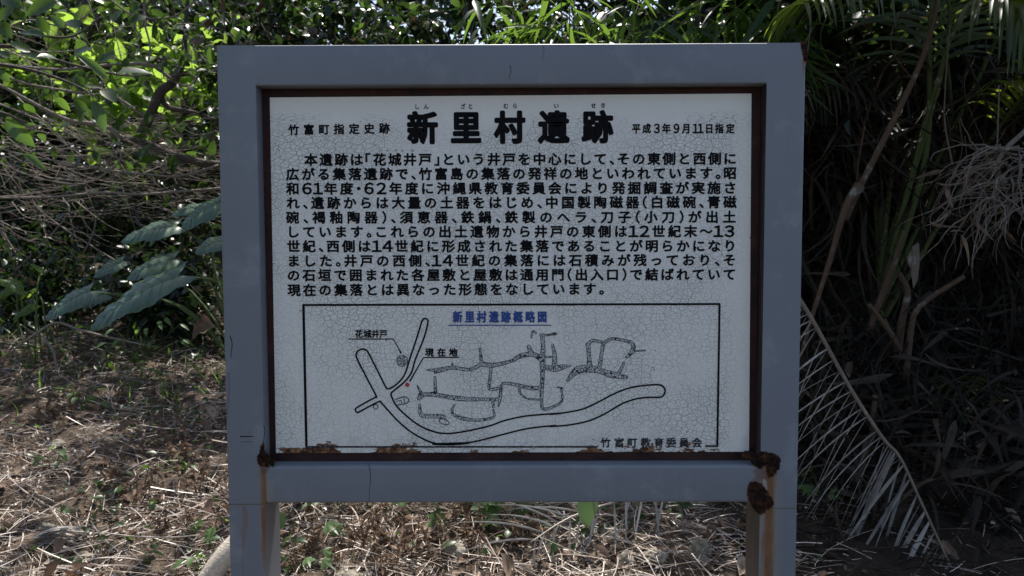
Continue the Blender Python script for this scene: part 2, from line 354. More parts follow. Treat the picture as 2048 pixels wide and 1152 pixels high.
topline = k.math('MULTIPLY', k.step(z, pz1 - 0.03, pz1 - 0.06), k.math('SUBTRACT', 1.0, f_top))
cr = k.math('MAXIMUM', k.math('MULTIPLY', c1, 0.8), c2); cr = k.math('MULTIPLY', k.math('MULTIPLY', cr, f_top), k.math('MULTIPLY_ADD', f_side, 0.75, 0.25))
cr = k.math('MAXIMUM', cr, k.math('MULTIPLY', k.math('MULTIPLY', c3, topline), k.step(big.outputs[0], 0.42, 0.58)))
cr = k.math('MULTIPLY', cr, k.math('MULTIPLY_ADD', k.step(big.outputs[0], 0.36, 0.6), 0.65, 0.35))
base = k.mix(k.noise(o, 3, 4).outputs[0], (0.86, 0.835, 0.75), (0.90, 0.88, 0.81))
base = k.mix(k.math('MULTIPLY', k.step(k.noise(o, 22, 4).outputs[0], 0.62, 0.72), 0.25), base, (0.62, 0.68, 0.80))
dirt = k.math('MULTIPLY', k.step(z, pz0 + 0.10, pz0), k.step(k.noise(o, 24, 5).outputs[0], 0.4, 0.7))
base = k.mix(k.math('MULTIPLY', dirt, 0.4), base, (0.42, 0.36, 0.28))
col = k.mix(k.math('MULTIPLY', cr, 0.85), base, (0.17, 0.165, 0.15))
specks = k.step(k.noise(o, 55, 2).outputs[0], 0.745, 0.77); col = k.mix(k.math('MULTIPLY', specks, 0.7), col, (0.08, 0.075, 0.07))
rn = k.noise(k.scale(o, (9, 1, 20)), 1.0, 5, 0.7); rz = k.math('MULTIPLY_ADD', k.math('SUBTRACT', rn.outputs[0], 0.5), -0.17, k.math('SUBTRACT', z, pz0))
tot = None
for xa_, xb_, up_ in ((-0.60, -0.43, 0.8), (-0.35, -0.22, 0.85), (0.17, 0.46, 0.9), (-0.02, 0.10, 0.6)):
    q_ = k.math('MULTIPLY', k.math('MULTIPLY', k.step(x, xa_ - 0.02, xa_ + 0.03), k.step(x, xb_ + 0.02, xb_ - 0.03)), up_); tot = q_ if tot is None else k.math('MAXIMUM', tot, q_)
rz = k.math('SUBTRACT', rz, k.math('MULTIPLY', k.math('SUBTRACT', tot, 0.55), 0.02))
fr = k.step(rz, 0.006, 0.001); rc = k.ramp(k.noise(o, 90, 4).outputs[0], [(0.35, (0.03, 0.015, 0.01)), (0.5, (0.17, 0.07, 0.03)), (0.65, (0.36, 0.20, 0.10))])
col = k.mix(fr, col, rc)
b = k.bsdf(col, k.math('MULTIPLY_ADD', fr, 0.4, 0.42), 0.4)
k.l(k.bump(k.math('SUBTRACT', k.math('MULTIPLY', fr, k.noise(o, 120, 3).outputs[0]), k.math('MULTIPLY', cr, 0.4)), 0.5, 0.003), b.inputs["Normal"])
M['panel'] = k.done(b.outputs[0])
pnm = MB(); V = [PBL, PBR, PTR, PTL]; V = V + [p + np.array([0, 0.004, 0]) for p in V]
pnm.add(V, [np.array([(0,1,2,3),(7,6,5,4),(0,4,5,1),(1,5,6,2),(2,6,7,3),(3,7,4,0)])])
panel = pnm.build("panel", M['panel'], sign, smooth=False)
k = NT("red_brown_primer"); o = k.obj(); n = k.noise(o, 14, 6, 0.7)
c = k.ramp(n.outputs[0], [(0.35, (0.018, 0.009, 0.008)), (0.6, (0.055, 0.019, 0.015)), (0.72, (0.075, 0.042, 0.032)), (0.78, (0.26, 0.23, 0.20))])
b = k.bsdf(c, 0.65, 0.3); k.l(k.bump(n.outputs[0], 0.4, 0.005), b.inputs["Normal"]); M['primer'] = k.done(b.outputs[0])
zi0, zi1 = ZB + 0.094, ZT - 0.096
fm = MB(); fw = 0.03; Yb = YP + 0.0045
fm.box((-xi + 0.0006, Yb, zi0 + 0.0006), (px0 + 0.006, Yb + 0.03, zi1 - 0.0006)); fm.box((px1 - 0.006, Yb, zi0 + 0.0006), (xi - 0.0006, Yb + 0.03, zi1 - 0.0006))
fm.box((px0 + 0.0062, Yb, zi0 + 0.0006), (px1 - 0.0062, Yb + 0.03, pz0 + 0.006)); fm.box((px0 + 0.0062, Yb, pz1 - 0.006), (px1 - 0.0062, Yb + 0.03, zi1 - 0.0006))
fm.build("panel_frame", M['primer'], sign, smooth=False)

# ---- lettering
_fc = bpy.data.curves.new("glyph_source", 'FONT'); _fo = bpy.data.objects.new("glyph_source", _fc); COL.objects.link(_fo); _fc.resolution_u = 2
_gc = {}
FW = {c: chr(ord(c) + 0xFEE0) for c in '0123456789()'}
def glyph(ch):
    ch = FW.get(ch, ch)
    if ch in _gc: return _gc[ch]
    _fc.body = ch; bpy.context.view_layer.update()
    ev = _fo.evaluated_get(bpy.context.evaluated_depsgraph_get()); me = bpy.data.meshes.new_from_object(ev)
    v = np.array([(q.co.x, q.co.y) for q in me.vertices]).reshape(-1, 2); tri = []; cnt = {}
    for p in me.polygons:
        vs = list(p.vertices); tri += [(vs[0], vs[i], vs[i + 1]) for i in range(1, len(vs) - 1)]
        for i in range(len(vs)):
            e = tuple(sorted((vs[i], vs[(i + 1) % len(vs)]))); cnt[e] = cnt.get(e, 0) + 1
    _gc[ch] = (v, np.array(tri).reshape(-1, 3), [e for e, c in cnt.items() if c == 1]); bpy.data.meshes.remove(me)
    return _gc[ch]
HEX = np.array([(math.cos(a), math.sin(a)) for a in np.linspace(0, 2 * math.pi, 8, endpoint=False)])
PXM = (YP - CAM[1]) / FPX
def place_glyph(mb, ch, cx, cy, emx, emy, t, yoff=-0.0008, ink=False):
    """glyph centred at photo pixel (cx, cy); em size in photo pixels; t = stroke growth in px; ink: centre the ink sideways"""
    v, tri, edges = glyph(ch)
    if not len(tri): return
    gxc = (v[:, 0].min() + v[:, 0].max()) / 2 if ink else 0.5
    gyc = 0.37 if ch.isdigit() else 0.382
    if ch in 'ぁ': gyc = 0.38
    p = np.stack([(v[:, 0] - gxc) * emx, (v[:, 1] - gyc) * emy], 1)
    vs = [p]; fs3 = [tri]; n = len(p); quads = []; caps = []
    if t > 0:
        e = np.array(edges); A, B = p[e[:, 0]], p[e[:, 1]]; d = nrm(B - A); s = np.stack([-d[:, 1], d[:, 0]], 1) * t
        q = np.stack([A - s, B - s, B + s, A + s], 1).reshape(-1, 2); vs.append(q); quads.append(np.arange(len(q)).reshape(-1, 4) + n); n += len(q)
        idx = np.unique(e); hx = (p[idx][:, None, :] + HEX[None] * t).reshape(-1, 2); vs.append(hx); caps.append(np.arange(len(hx)).reshape(-1, 8) + n)
    P2 = np.concatenate(vs) * PXM; c = at(cx, cy, YP); yy = np.full(len(P2), YP + yoff)
    if t > 0:
        for g_, kk, of in ((quads[0], 4, 1), (caps[0], 8, 1.5)): yy[g_.ravel()] -= np.repeat((np.arange(len(g_)) % 5 + of) * 8e-6, kk)
    mb.add(np.stack([c[0] + P2[:, 0], yy, c[2] + P2[:, 1]], 1), fs3 + quads + caps)
HALF = '、。「」()・'
def text_line(mb, s, xa, xb, ya, yb, emx, emy, t, dscale=1.16):
    adv = [0.52 if ch in HALF else (0.60 if ch == '1' else 0.78) if ch.isdigit() else 0.95 if ch == '～' else 1.0 for ch in s]
    tot = sum(adv); half0 = emx * 0.46; L = xb - xa
    last = 0.5 if s[-1] not in HALF else 0.3
    pitch = (L - half0 - emx * (0.46 if last == 0.5 else 0.15)) / (tot - adv[0] / 2 - adv[-1] / 2)
    x = xa + half0 - pitch * adv[0] / 2
    for ch, a in zip(s, adv):
        cx = x + pitch * a / 2; u = (cx - xa) / max(1, L); y = ya + (yb - ya) * u
        dg = ch.isdigit(); sc = dscale if dg else 1.0
        place_glyph(mb, ch, cx, y, emx * sc * (1.12 if dg else 1), emy * sc, t, ink=(ch in HALF or dg))
        x += pitch * a
def chars(mb, s, xs, y, emx, emy, t, yoff=-0.0008, y2=None):
    for i, ch in enumerate(s):
        yy = y if y2 is None else y + (y2 - y) * i / max(1, len(s) - 1)
        sc = 1.2 if ch.isdigit() else 1.0
        place_glyph(mb, ch, xs[i], yy, emx * sc, emy * sc, t, yoff - (i * 2e-6), ink=ch.isdigit())
tm = MB(); chars(tm, '新里村遺跡', [845, 932, 1019.5, 1107.5, 1195], 255.5, 61, 65, 3.0, y2=253.5); tm.build("title_lettering", M['ink'], panel, smooth=False)
rm = MB(); chars(rm, 'しんざとむらいせき', [834, 852.5, 926, 941, 1012, 1030, 1112.5, 1187, 1206], 213.5, 10.5, 11, 0.25, y2=211)
chars(rm, 'ハナクンカー', [762, 775, 792, 805, 825, 852], 301, 7, 5.5, 0.1); rm.build("reading_aid_lettering", M['ink'], panel, smooth=False)
sm = MB(); chars(sm, '竹富町指定史跡', list(np.linspace(587.6, 768.8, 7)), 259.6, 21.5, 21.5, 0.75, y2=256.7); sm.build("heading_lettering", M['ink'], panel, smooth=False)
sm = MB(); chars(sm, '平成3年9月11日指定', [1000 + q / 3.938 for q in (1073, 1155, 1235, 1310, 1390, 1467, 1540, 1580, 1647, 1727, 1813)], 257, 17, 20, 0.7); sm.build("date_lettering", M['ink'], panel, smooth=False)
LINES = [('本遺跡は「花城井戸」という井戸を中心にして、その東側と西側に', 609.5, 1472, 319.5, 317), ('広がる集落遺跡で、竹富島の集落の発祥の地といわれています。昭', 573, 1472, 348.5, 346),
    ('和61年度・62年度に沖縄県教育委員会により発掘調査が実施さ', 573.5, 1472, 377.3, 375.5), ('れ、遺跡からは大量の土器をはじめ、中国製陶磁器(白磁碗、青磁', 574, 1472, 406, 404),
    ('碗、褐釉陶器)、須恵器、鉄鍋、鉄製のヘラ、刀子(小刀)が出土', 573, 1471, 435, 433.7), ('しています。これらの出土遺物から井戸の東側は12世紀末～13', 574, 1471, 463.7, 462.4),
    ('世紀、西側は14世紀に形成された集落であることが明らかになり', 575, 1472, 492.5, 491.6), ('ました。井戸の西側、14世紀の集落には石積みが残っており、そ', 575, 1471, 521.8, 519.8),
    ('の石垣で囲まれた各屋敷と屋敷は通用門(出入口)で結ばれていて', 575, 1471, 550.4, 548.5), ('現在の集落とは異なった形態をなしています。', 576, 1207, 580.2, 577.5)]
for ln in LINES:
    bm_ = MB(); text_line(bm_, *ln, 26.6, 25.4, 0.95); bm_.build("body_lettering", M['ink'], panel, smooth=False)

# ---- map
STG = [0]
def stroke(mb, pts, wpx, yoff=-0.0008, close=False):
    P = np.asarray(pts, float); n = len(P); wv = np.full(n, wpx) if np.ndim(wpx) == 0 else np.interp(np.linspace(0, 1, n), np.linspace(0, 1, len(wpx)), wpx)
    C = np.array([at(p[0], p[1], YP) for p in P])[:, [0, 2]]; r = wv * 0.5 * PXM
    idx = [(i, (i + 1) % n) for i in range(n if close else n - 1)]
    V = []; Q = []; H = []
    for a, b_ in idx:
        d = nrm(C[b_] - C[a]); s = np.array([-d[1], d[0]]); k0 = len(V)
        V += [C[a] - s * r[a], C[b_] - s * r[b_], C[b_] + s * r[b_], C[a] + s * r[a]]; Q.append((k0, k0 + 1, k0 + 2, k0 + 3))
    for i in range(n):
        k0 = len(V); V += list(C[i] + HEX * r[i]); H.append(tuple(range(k0, k0 + 8)))
    V = np.array(V); yy = np.full(len(V), YP + yoff)
    for j_, q_ in enumerate(Q): yy[list(q_)] -= (STG[0] + j_) % 24 * 8e-6
    for j_, q_ in enumerate(H): yy[list(q_)] -= ((STG[0] + j_ + 11) % 24 + 0.5) * 8e-6
    STG[0] += 7
    mb.add(np.stack([V[:, 0], yy, V[:, 1]], 1), [np.array(Q), np.array(H)])
Z5 = lambda L: [(580 + a / 3.49, 590 + b / 3.49) for a, b in L]
Z6 = lambda L: [(840 + a / 3.716, 590 + b / 3.716) for a, b in L]
Z7 = lambda L: [(1100 + a / 3.49, 590 + b / 3.49) for a, b in L]
mb = MB()
stroke(mb, [(607, 610), (1439, 608)], 4.2); stroke(mb, [(607, 610), (613, 893)], 5.2); stroke(mb, [(1439, 608), (1434.5, 892)], 4.2)
mb.build("map_border", M['ink'], panel, smooth=False)
mb = MB(); stroke(mb, [(613, 893.5), (1194, 893.5)], 3.6); stroke(mb, [(1412, 892), (1434, 892)], 3.8); mb.build("map_border", M['wornink'], panel, smooth=False)
road = (Z5([(600, 700), (532, 570), (467, 440), (466, 405), (482, 385), (510, 377), (535, 386), (552, 412), (610, 525), (662, 628), (685, 655), (745, 622), (800, 555), (838, 440), (885, 300), (918, 192), (928, 170), (942, 164), (958, 172), (963, 192), (935, 300), (875, 450), (848, 540), (800, 605), (722, 670), (706, 690), (712, 715), (745, 775), (810, 840), (900, 908), (1000, 952), (1100, 966), (1230, 950), (1396, 912)])
    + Z6([(620, 935), (760, 903), (900, 888), (1050, 878)]) + Z7([(0, 833), (120, 818), (230, 795), (330, 750), (450, 688), (550, 650), (650, 632), (755, 626), (790, 640), (803, 668), (793, 698), (765, 713), (690, 714), (600, 725), (500, 760), (380, 830), (270, 878), (130, 907), (0, 917)])
    + Z6([(1000, 970), (800, 992), (600, 1040), (400, 1090), (200, 1111), (100, 1106)]) + Z5([(1250, 1032), (1100, 1045), (980, 1025), (860, 965), (760, 885), (690, 810), (640, 755), (618, 745), (490, 812), (470, 820), (457, 802), (468, 785), (560, 733), (596, 714)]))
mb = MB(); stroke(mb, catmull(road, 5, True), 3.4, close=True)
stroke(mb, Z5([(735, 728), (800, 708), (828, 722), (832, 740), (810, 758), (752, 768)]), 1.8); stroke(mb, Z5([(745, 742), (775, 735), (782, 755)]), 1.4); stroke(mb, Z5([(795, 715), (800, 757)]), 1.2)
a = np.linspace(0, 2 * np.pi, 17)[:-1]; stroke(mb, Z5([(598 + (15 + 3 * (i % 2)) * math.cos(t), 780 + (15 + 3 * (i % 2)) * math.sin(t)) for i, t in enumerate(a)]), 1.5, close=True)
stroke(mb, Z5([(1075 + 36 * math.cos(t), 885 + 20 * math.sin(t + 0.5)) for t in a]), 1.6, close=True)
mb.build("road_outline", M['ink'], panel, smooth=False)
mb = MB(); stroke(mb, [(697.5, 678), (787, 678)], 2.3); stroke(mb, [(787, 678), (797, 696), (802, 706)], [2.0, 2.0, 3.4])
stroke(mb, [(918, 714.5), (847, 715), (820, 762)], [2.3, 2.2, 3.2]); mb.build("pointer_line", M['ink'], panel, smooth=False)
mb = MB(); chars(mb, '花城井戸', [718, 735, 751, 767], 667.4, 16.5, 17, 0.6); mb.build("map_caption_lettering", M['ink'], panel, smooth=False); mb = MB(); chars(mb, '現在地', [859, 883, 906.6], 704.6, 17.5, 17.5, 0.7); mb.build("map_caption_lettering", M['ink'], panel, smooth=False)
mb = MB(); chars(mb, '新里村遺跡概略図', list(np.linspace(915.3, 1084.3, 8)), 633.6, 19, 23.5, 1.15); stroke(mb, [(898, 650.6), (1101.5, 650.3)], 2.2); mb.build("map_title_lettering", M['blue'], panel, smooth=False)
mb = MB(); stroke(mb, [(814.4, 769.5), (814.6, 769.7)], 9); mb.build("location_dot", M['red'], panel, smooth=False)
mb = MB(); chars(mb, '竹富町教育委員会', [1100 + q / 3.49 for q in (388, 483, 573, 668, 760, 845, 935, 1025)], 885, 20.5, 21, 0.7); mb.build("publisher_lettering", M['wornink'], panel, smooth=False)
# stone walls: a dark outline with pale cobbles inside
k = NT("cobble_drawing"); o = k.obj(); v = k.n("TexVoronoi", feature='DISTANCE_TO_EDGE'); k.l(o, v.inputs["Vector"]); v.inputs["Scale"].default_value = 175
b = k.bsdf(k.mix(k.step(v.outputs["Distance"], 0.05, 0.14), (0.015, 0.015, 0.018), (0.62, 0.62, 0.60)), 0.5, 0.3); M['cobble'] = k.done(b.outputs[0])
W6 = [([(50,558),(120,556),(240,540),(370,555),(460,515),(540,522),(680,490),(740,455),(830,440),(880,460),(910,480)],[8,24,28,24,34,36,22,34,36,40,50]),([(240,540),(240,502)],[24,4]),([(112,575),(200,552)],20),([(460,515),(452,460),(445,400)],[30,20,16]),
 ([(528,525),(522,610),(515,695),(580,695)],22),([(602,690),(595,770),(583,826)],[24,22,10]),([(598,700),(612,660),(640,655),(720,668),(820,690),(905,690)],[22,20,20,26,30,34]),([(735,672),(745,730),(790,768)],[20,16,10]),([(803,771),(900,780)],12),
 ([(910,480),(910,600),(905,700),(905,820),(930,848),(1000,825),(1055,785),(1050,695)],[44,34,28,22,22,20,16,14]),([(1020,685),(1060,690)],8),([(910,470),(915,380),(908,300)],[46,30,32]),([(895,296),(960,296),(1008,286)],[18,14,22]),([(808,382),(825,430)],[28,44]),
 ([(985,372),(1000,440),(1000,530)],[20,30,44]),([(930,460),(990,460)],14),([(925,535),(1000,548),(1060,535),(1122,526)],[30,50,40,6]),([(828,315),(838,270),(862,282)],14),
 ([(0,742),(100,740),(280,768),(420,775),(595,775)],[32,30,36,28,22]),([(540,780),(546,832)],[26,16]),([(545,853),(545,908),(430,930),(320,918),(250,890),(240,850),(258,815)],[14,18,22,28,20,16,10])]
W5 = [([(888,632),(905,665),(925,690)],[6,16,20]),([(900,722),(940,695),(1015,690)],[28,28,30]),([(1012,575),(1016,685)],[18,24]),([(905,765),(918,838),(1000,845),(1070,850),(1080,868)],[16,30,30,30,14])]
W7 = [([(122,597),(190,525),(280,515),(350,530),(430,555),(530,575)],[20,58,52,40,48,26]),([(277,515),(272,430),(265,345)],[44,26,34]),([(262,348),(300,318),(380,330),(430,305),(520,318),(575,340),(578,385),(535,435)],[24,22,20,22,20,28,34,18]),([(590,392),(665,387)],8),([(343,520),(358,420),(372,335)],[30,24,26]),([(518,472),(480,550)],[16,26])]
dk, lt = MB(), MB()
for Zf, Ws, sc in ((Z6, W6, 3.716), (Z5, W5, 3.49), (Z7, W7, 3.49)):
    if Zf is Z7:
        dk.build("stone_wall_outline", M['ink'], panel, smooth=False); lt.build("stone_wall_drawing", M['cobble'], panel, smooth=False); dk, lt = MB(), MB()
    for pts, wd in Ws:
        q = catmull(Zf(pts), 4) if len(pts) > 2 else np.array(Zf(pts)); ww = np.array(wd, float) / sc
        stroke(dk, q, ww * 0.95 + 0.8, -0.0005); stroke(lt, q, np.maximum(ww * 0.95 - 1.3, 0.8), -0.0010)
dk.build("stone_wall_outline", M['ink'], panel, smooth=False); lt.build("stone_wall_drawing", M['cobble'], panel, smooth=False); dk, lt = MB(), MB()
q = [(804.4 + 8 * math.cos(t), 721.5 + 8.5 * math.sin(t)) for t in np.linspace(1.2, 7.0, 20)]
stroke(dk, q, 7.2, -0.0007); stroke(lt, q, 5.4, -0.0010); stroke(dk, [(804, 721), (805, 722)], 6, -0.0007); stroke(lt, [(804, 721), (805, 722)], 4.2, -0.0010)
dk.build("well_outline", M['ink'], panel, smooth=False); lt.build("well_drawing", M['cobble'], panel, smooth=False)
bpy.data.objects.remove(_fo)

# ---- rust damage
k = NT("flaking_rust"); o = k.obj(); n = k.noise(o, 60, 6, 0.75)
c = k.ramp(n.outputs[0], [(0.3, (0.006, 0.005, 0.004)), (0.5, (0.022, 0.011, 0.007)), (0.66, (0.12, 0.05, 0.02))])
b = k.bsdf(c, 0.9, 0.2); k.l(k.bump(n.outputs[0], 1.0, 0.012), b.inputs["Normal"]); M['rust'] = k.done(b.outputs[0])
k = NT("rust_bloom"); o = k.obj(); n = k.noise(o, 70, 5, 0.7)
b = k.bsdf(k.ramp(n.outputs[0], [(0.35, (0.02, 0.010, 0.006)), (0.52, (0.07, 0.03, 0.013)), (0.7, (0.19, 0.085, 0.032))]), 0.85, 0.2); k.l(k.bump(n.outputs[0], 0.7, 0.006), b.inputs["Normal"]); M['rust_bloom'] = k.done(b.outputs[0])
def rust_patch(poly, grow=1.07, nfl=26):
    """rust-eaten spot: an orange edge, a dark pitted middle and loose scales"""
    P = np.array([at(a, b_, 0.0) for a, b_ in poly]); P = catmull(P, 6, True); c = P.mean(0)
    for name, mat, g_, yy, sd_ in (("rust_stain", 'rust_bloom', grow, -0.0006, 3.0), ("rust_hole", 'rust', 1.0, -0.0012, 0.0)):
        Q = np.array([c + (p - c) * g_ + np.array([1, 0, 0]) * 0.004 * noise.fractal(Vector(p * 170) + Vector((sd_, 0, 0)), 0.8, 2, 3) + UP * 0.004 * noise.fractal(Vector(p * 170) + Vector((sd_, 7, 0)), 0.8, 2, 3) for p in P])
        n = len(Q); V = []
        for f in (1.0, 0.75, 0.5, 0.25):
            for q in Q:
                v = c + (q - c) * f; V.append(np.array([v[0], yy - (0.0015 * abs(noise.noise(Vector(v * 150))) if f < 1 else 0), v[2]]))
        m = MB(); m.add(V, [np.array([(r * n + i, r * n + (i + 1) % n, (r + 1) * n + (i + 1) % n, (r + 1) * n + i) for r in range(3) for i in range(n)]), np.array([[3 * n + i for i in range(n)]])]); m.build(name, M[mat], sign, smooth=False)
    m = MB(); ext = np.abs(P - c).max(0)
    for _ in range(nfl):
        j = rng.integers(len(P)); v = c + (P[j] - c) * rng.uniform(0.3, 1.05); sz = rng.uniform(0.003, 0.008); a0 = rng.uniform(0, 6.28)
        tn = nrm(np.array([rng.normal(0, 0.4), -1, rng.normal(0.3, 0.4)])); u = nrm(np.cross(tn, rv(1)[0])); w3 = np.cross(tn, u)
        R_ = [sz * rng.uniform(0.5, 1.2) for _ in range(6)]; m.add([v + np.array([0, -0.0025, 0]) + (u * math.cos(q) + w3 * math.sin(q)) * R_[i] for i, q in enumerate(np.linspace(0, 5.3, 6))], [np.array([list(range(6))])])
    m.build("rust_scales", M['rust'], sign, smooth=False)
rust_patch([(1505, 965), (1517, 967), (1528, 975), (1540, 992), (1545, 1008), (1536, 1018), (1522, 1026), (1508, 1018), (1500, 1000), (1496, 985), (1498, 972)])
rust_patch([(1490, 902), (1505, 905), (1525, 903), (1545, 909), (1557, 914), (1558, 928), (1548, 934), (1536, 928), (1520, 934), (1508, 930), (1500, 920), (1488, 912)])
rust_patch([(1536, 928), (1556, 920), (1557, 935), (1550, 945), (1540, 952), (1534, 942)], 1.2, 8)
rust_patch([(526, 886), (531, 905), (540, 915), (550, 922), (536, 930), (520, 930), (516, 916), (520, 904)], 1.1, 12)
rust_patch([(1603, 90), (1612, 88), (1613, 120), (1608, 116)], 1.2, 2)
crack(737, 926, 741, 1003, 0.0014); crack(1085, 90, 1087, 120, 0.0010); crack(460, 672, 465, 716, 0.0022); crack(1019, 130, 1021, 158, 0.0016); crack(480, 873, 511, 873, 0.0028); crack(482, 884, 510, 883, 0.0012); crack(457, 745, 452, 880, 0.0008); crack(527, 850, 529, 888, 0.0016)

# ------------------------------------------------------------------ leaves and plants
def leaf_tmpl(rows, prof, fold=0.25, droop=0.25, wav=0.0):
    """unit leaf: length along +Y, half widths prof, normal +Z"""
    V = []
    for i in range(rows + 1):
        t = i / rows; w_ = prof(t) * 0.5; z = -droop * t * t
        wob = wav * math.sin(i * 2.3)
        V += [(-w_, t, z + fold * w_ + wob), (0, t, z), (w_, t, z + fold * w_ - wob)]
    F = []
    for i in range(rows):
        a = i * 3; F += [(a, a + 1, a + 4, a + 3), (a + 1, a + 2, a + 5, a + 4)]
    return np.array(V), np.array(F)
oval = lambda w_: (lambda t: w_ * (math.sin(math.pi * min(1, t ** 0.8)) ** 0.75 if 0 < t < 1 else 0.02))
lance = lambda w_: (lambda t: w_ * ((1 - t) ** 0.7 * min(1, t * 6 + 0.15)) + 0.004)
T_OVAL = leaf_tmpl(5, oval(0.52)); T_OVAL_LO = leaf_tmpl(3, oval(0.55), 0.3, 0.2); T_BLADE = leaf_tmpl(5, lance(0.12), 0.5, 0.5); T_LANCE = leaf_tmpl(4, oval(0.3), 0.3, 0.3)
T_CURL = leaf_tmpl(4, oval(0.55), 1.1, -0.45, 0.05); T_STRAW = leaf_tmpl(3, lambda t: 0.02, 0.8, 0.10); T_BENT = (np.array([(s_ * 0.01 + 0.16 * t * t, t, -0.06 * t * t) for t in (0, .25, .5, .75, 1) for s_ in (-1, 1)]), np.array([(2 * i, 2 * i + 1, 2 * i + 3, 2 * i + 2) for i in range(4)]))
T_CHIP = leaf_tmpl(2, oval(0.8), 0.6, 0.1)
def star_tmpl():                                 # three-lobed ivy-like leaf
    ang = np.linspace(-2.5, 2.5, 15); r = np.array([0.35,0.45,0.35,0.6,0.75,0.55,0.45,1.0,0.45,0.55,0.75,0.6,0.35,0.45,0.35])
    V = [(0, 0, 0)] + [(0.62 * q * math.sin(a), 0.15 + 0.85 * q * math.cos(a) * (1 if math.cos(a) > 0 else 0.5), -0.12 * q + 0.05 * math.sin(5 * a)) for a, q in zip(ang, r)]
    return np.array(V), np.array([(0, i + 1, i + 2, i + 2) for i in range(14)])[:, :3]
T_IVY = star_tmpl()
def scatter(mb, T, pos, d, up, L, wsc=1.0):
    V, F = T; pos = np.asarray(pos, float); N = len(pos)
    if N == 0: return
    d = nrm(d); x = nrm(np.cross(d, up)); z = np.cross(x, d); L = np.broadcast_to(L, (N,)); ws = np.broadcast_to(wsc, (N,))
    P = pos[:, None, :] + L[:, None, None] * (V[None, :, 0:1] * ws[:, None, None] * x[:, None] + V[None, :, 1:2] * d[:, None] + V[None, :, 2:3] * z[:, None])
    F = (F[None] + (np.arange(N) * len(V))[:, None, None]).reshape(-1, F.shape[1])
    mb.add(P.reshape(-1, 3), [F])

def cluster_leaves(mb, centres, per, spread, T, size, flat=0.6):
    n = len(centres) * per; c = np.repeat(np.asarray(centres), per, 0); P = c + rv(n, 1.0) * np.array(spread)
    scatter(mb, T, P, rv(n) * np.array([1, 1, 0.5]) - UP * 0.4, UP * flat + rv(n, 0.5), size * rng.uniform(0.5, 1.25, n), rng.uniform(0.8, 1.2, n))
def branchy(base, tips, r0, jitter=0.08, mid=None):
    out = []
    for tp in tips:
        base_ = np.asarray(base, float); tp = np.asarray(tp, float); L = np.linalg.norm(tp - base_)
        m1 = base_ + (tp - base_) * 0.35 + rv(1, jitter * L)[0] + UP * L * 0.06; m2 = base_ + (tp - base_) * 0.7 + rv(1, jitter * L)[0] + UP * L * 0.05
        out.append(catmull([base_, m1, m2, tp], 4))
    return out
def plant(name, label, cat, base, tips, T, leaf, stem, nleaf, size, group=None, r0=0.012, twig=0.35, ntwig=6, droop=0.25, t0=0.3, clump=0.05, names=("foliage", "stem"), upbias=1.0):
    """stems from base to tips, side twigs, leaves along them"""
    root = empty(name, base, label, cat, group); sm_, lm_ = MB(), MB(); P = []; D = []
    for ax in branchy(base, tips, r0):
        sm_.tube(ax, np.linspace(r0, r0 * 0.25, len(ax)), 6); n = len(ax)
        tw = [ax[int(n * t0):]]
        for _ in range(ntwig):
            i = rng.integers(int(n * t0), n); L = twig * rng.uniform(0.5, 1.2); d = nrm(rv(1)[0] + np.array([0, 0, 0.35]) + 0.6 * nrm(ax[-1] - ax[0]))
            e = ax[i] + d * L - UP * 0.1 * L; q = catmull([ax[i], ax[i] + d * L * 0.5 + rv(1, 0.06 * L)[0], e], 3)
            sm_.tube(q, np.linspace(r0 * 0.4, r0 * 0.12, len(q)), 4); tw.append(q)
        for q in tw:
            m = max(1, int(nleaf * len(q) / 14 / max(1, len(tips)) / (ntwig * 0.5 + 1)))
            u = rng.random(m) * (len(q) - 1.001); i = u.astype(int); f = (u - i)[:, None]
            P.append(q[i] * (1 - f) + q[i + 1] * f + rv(m, clump)); D.append(nrm(q[i + 1] - q[i]) * 0.6 + rv(m, 0.8) - UP * droop)
    P = np.concatenate(P); D = np.concatenate(D); N = len(P)
    scatter(lm_, T, P, D, UP * upbias + rv(N, 0.45), size * rng.uniform(0.55, 1.2, N), rng.uniform(0.8, 1.2, N))
    lm_.build(names[0], leaf, root); sm_.build(names[1], stem, root); return root
def gz(x, y): return float(ground_z(x, y))
def gpt(px, Y): p = at(px, 600, Y); return np.array([p[0], Y, gz(p[0], Y)])
def tips_px(pts): return [at(*p) for p in pts]

# far wood as one mass behind everything
mb = MB(); C = []
for _ in range(2900):
    x = rng.uniform(-14, 12); y = rng.uniform(7.5, 11.5); top = 3.3 + 3.1 * float(smooth(x, -3.6, -1.2)) + 1.2 * float(smooth(x, 0, 4))
    C.append((x, y, gz(x, y) + rng.uniform(0, 1) ** 0.75 * top))
cluster_leaves(mb, C, 46, (0.28, 0.28, 0.22), T_OVAL_LO, 0.15)
tag(mb.build("far_thicket", M['dark']), kind="stuff")

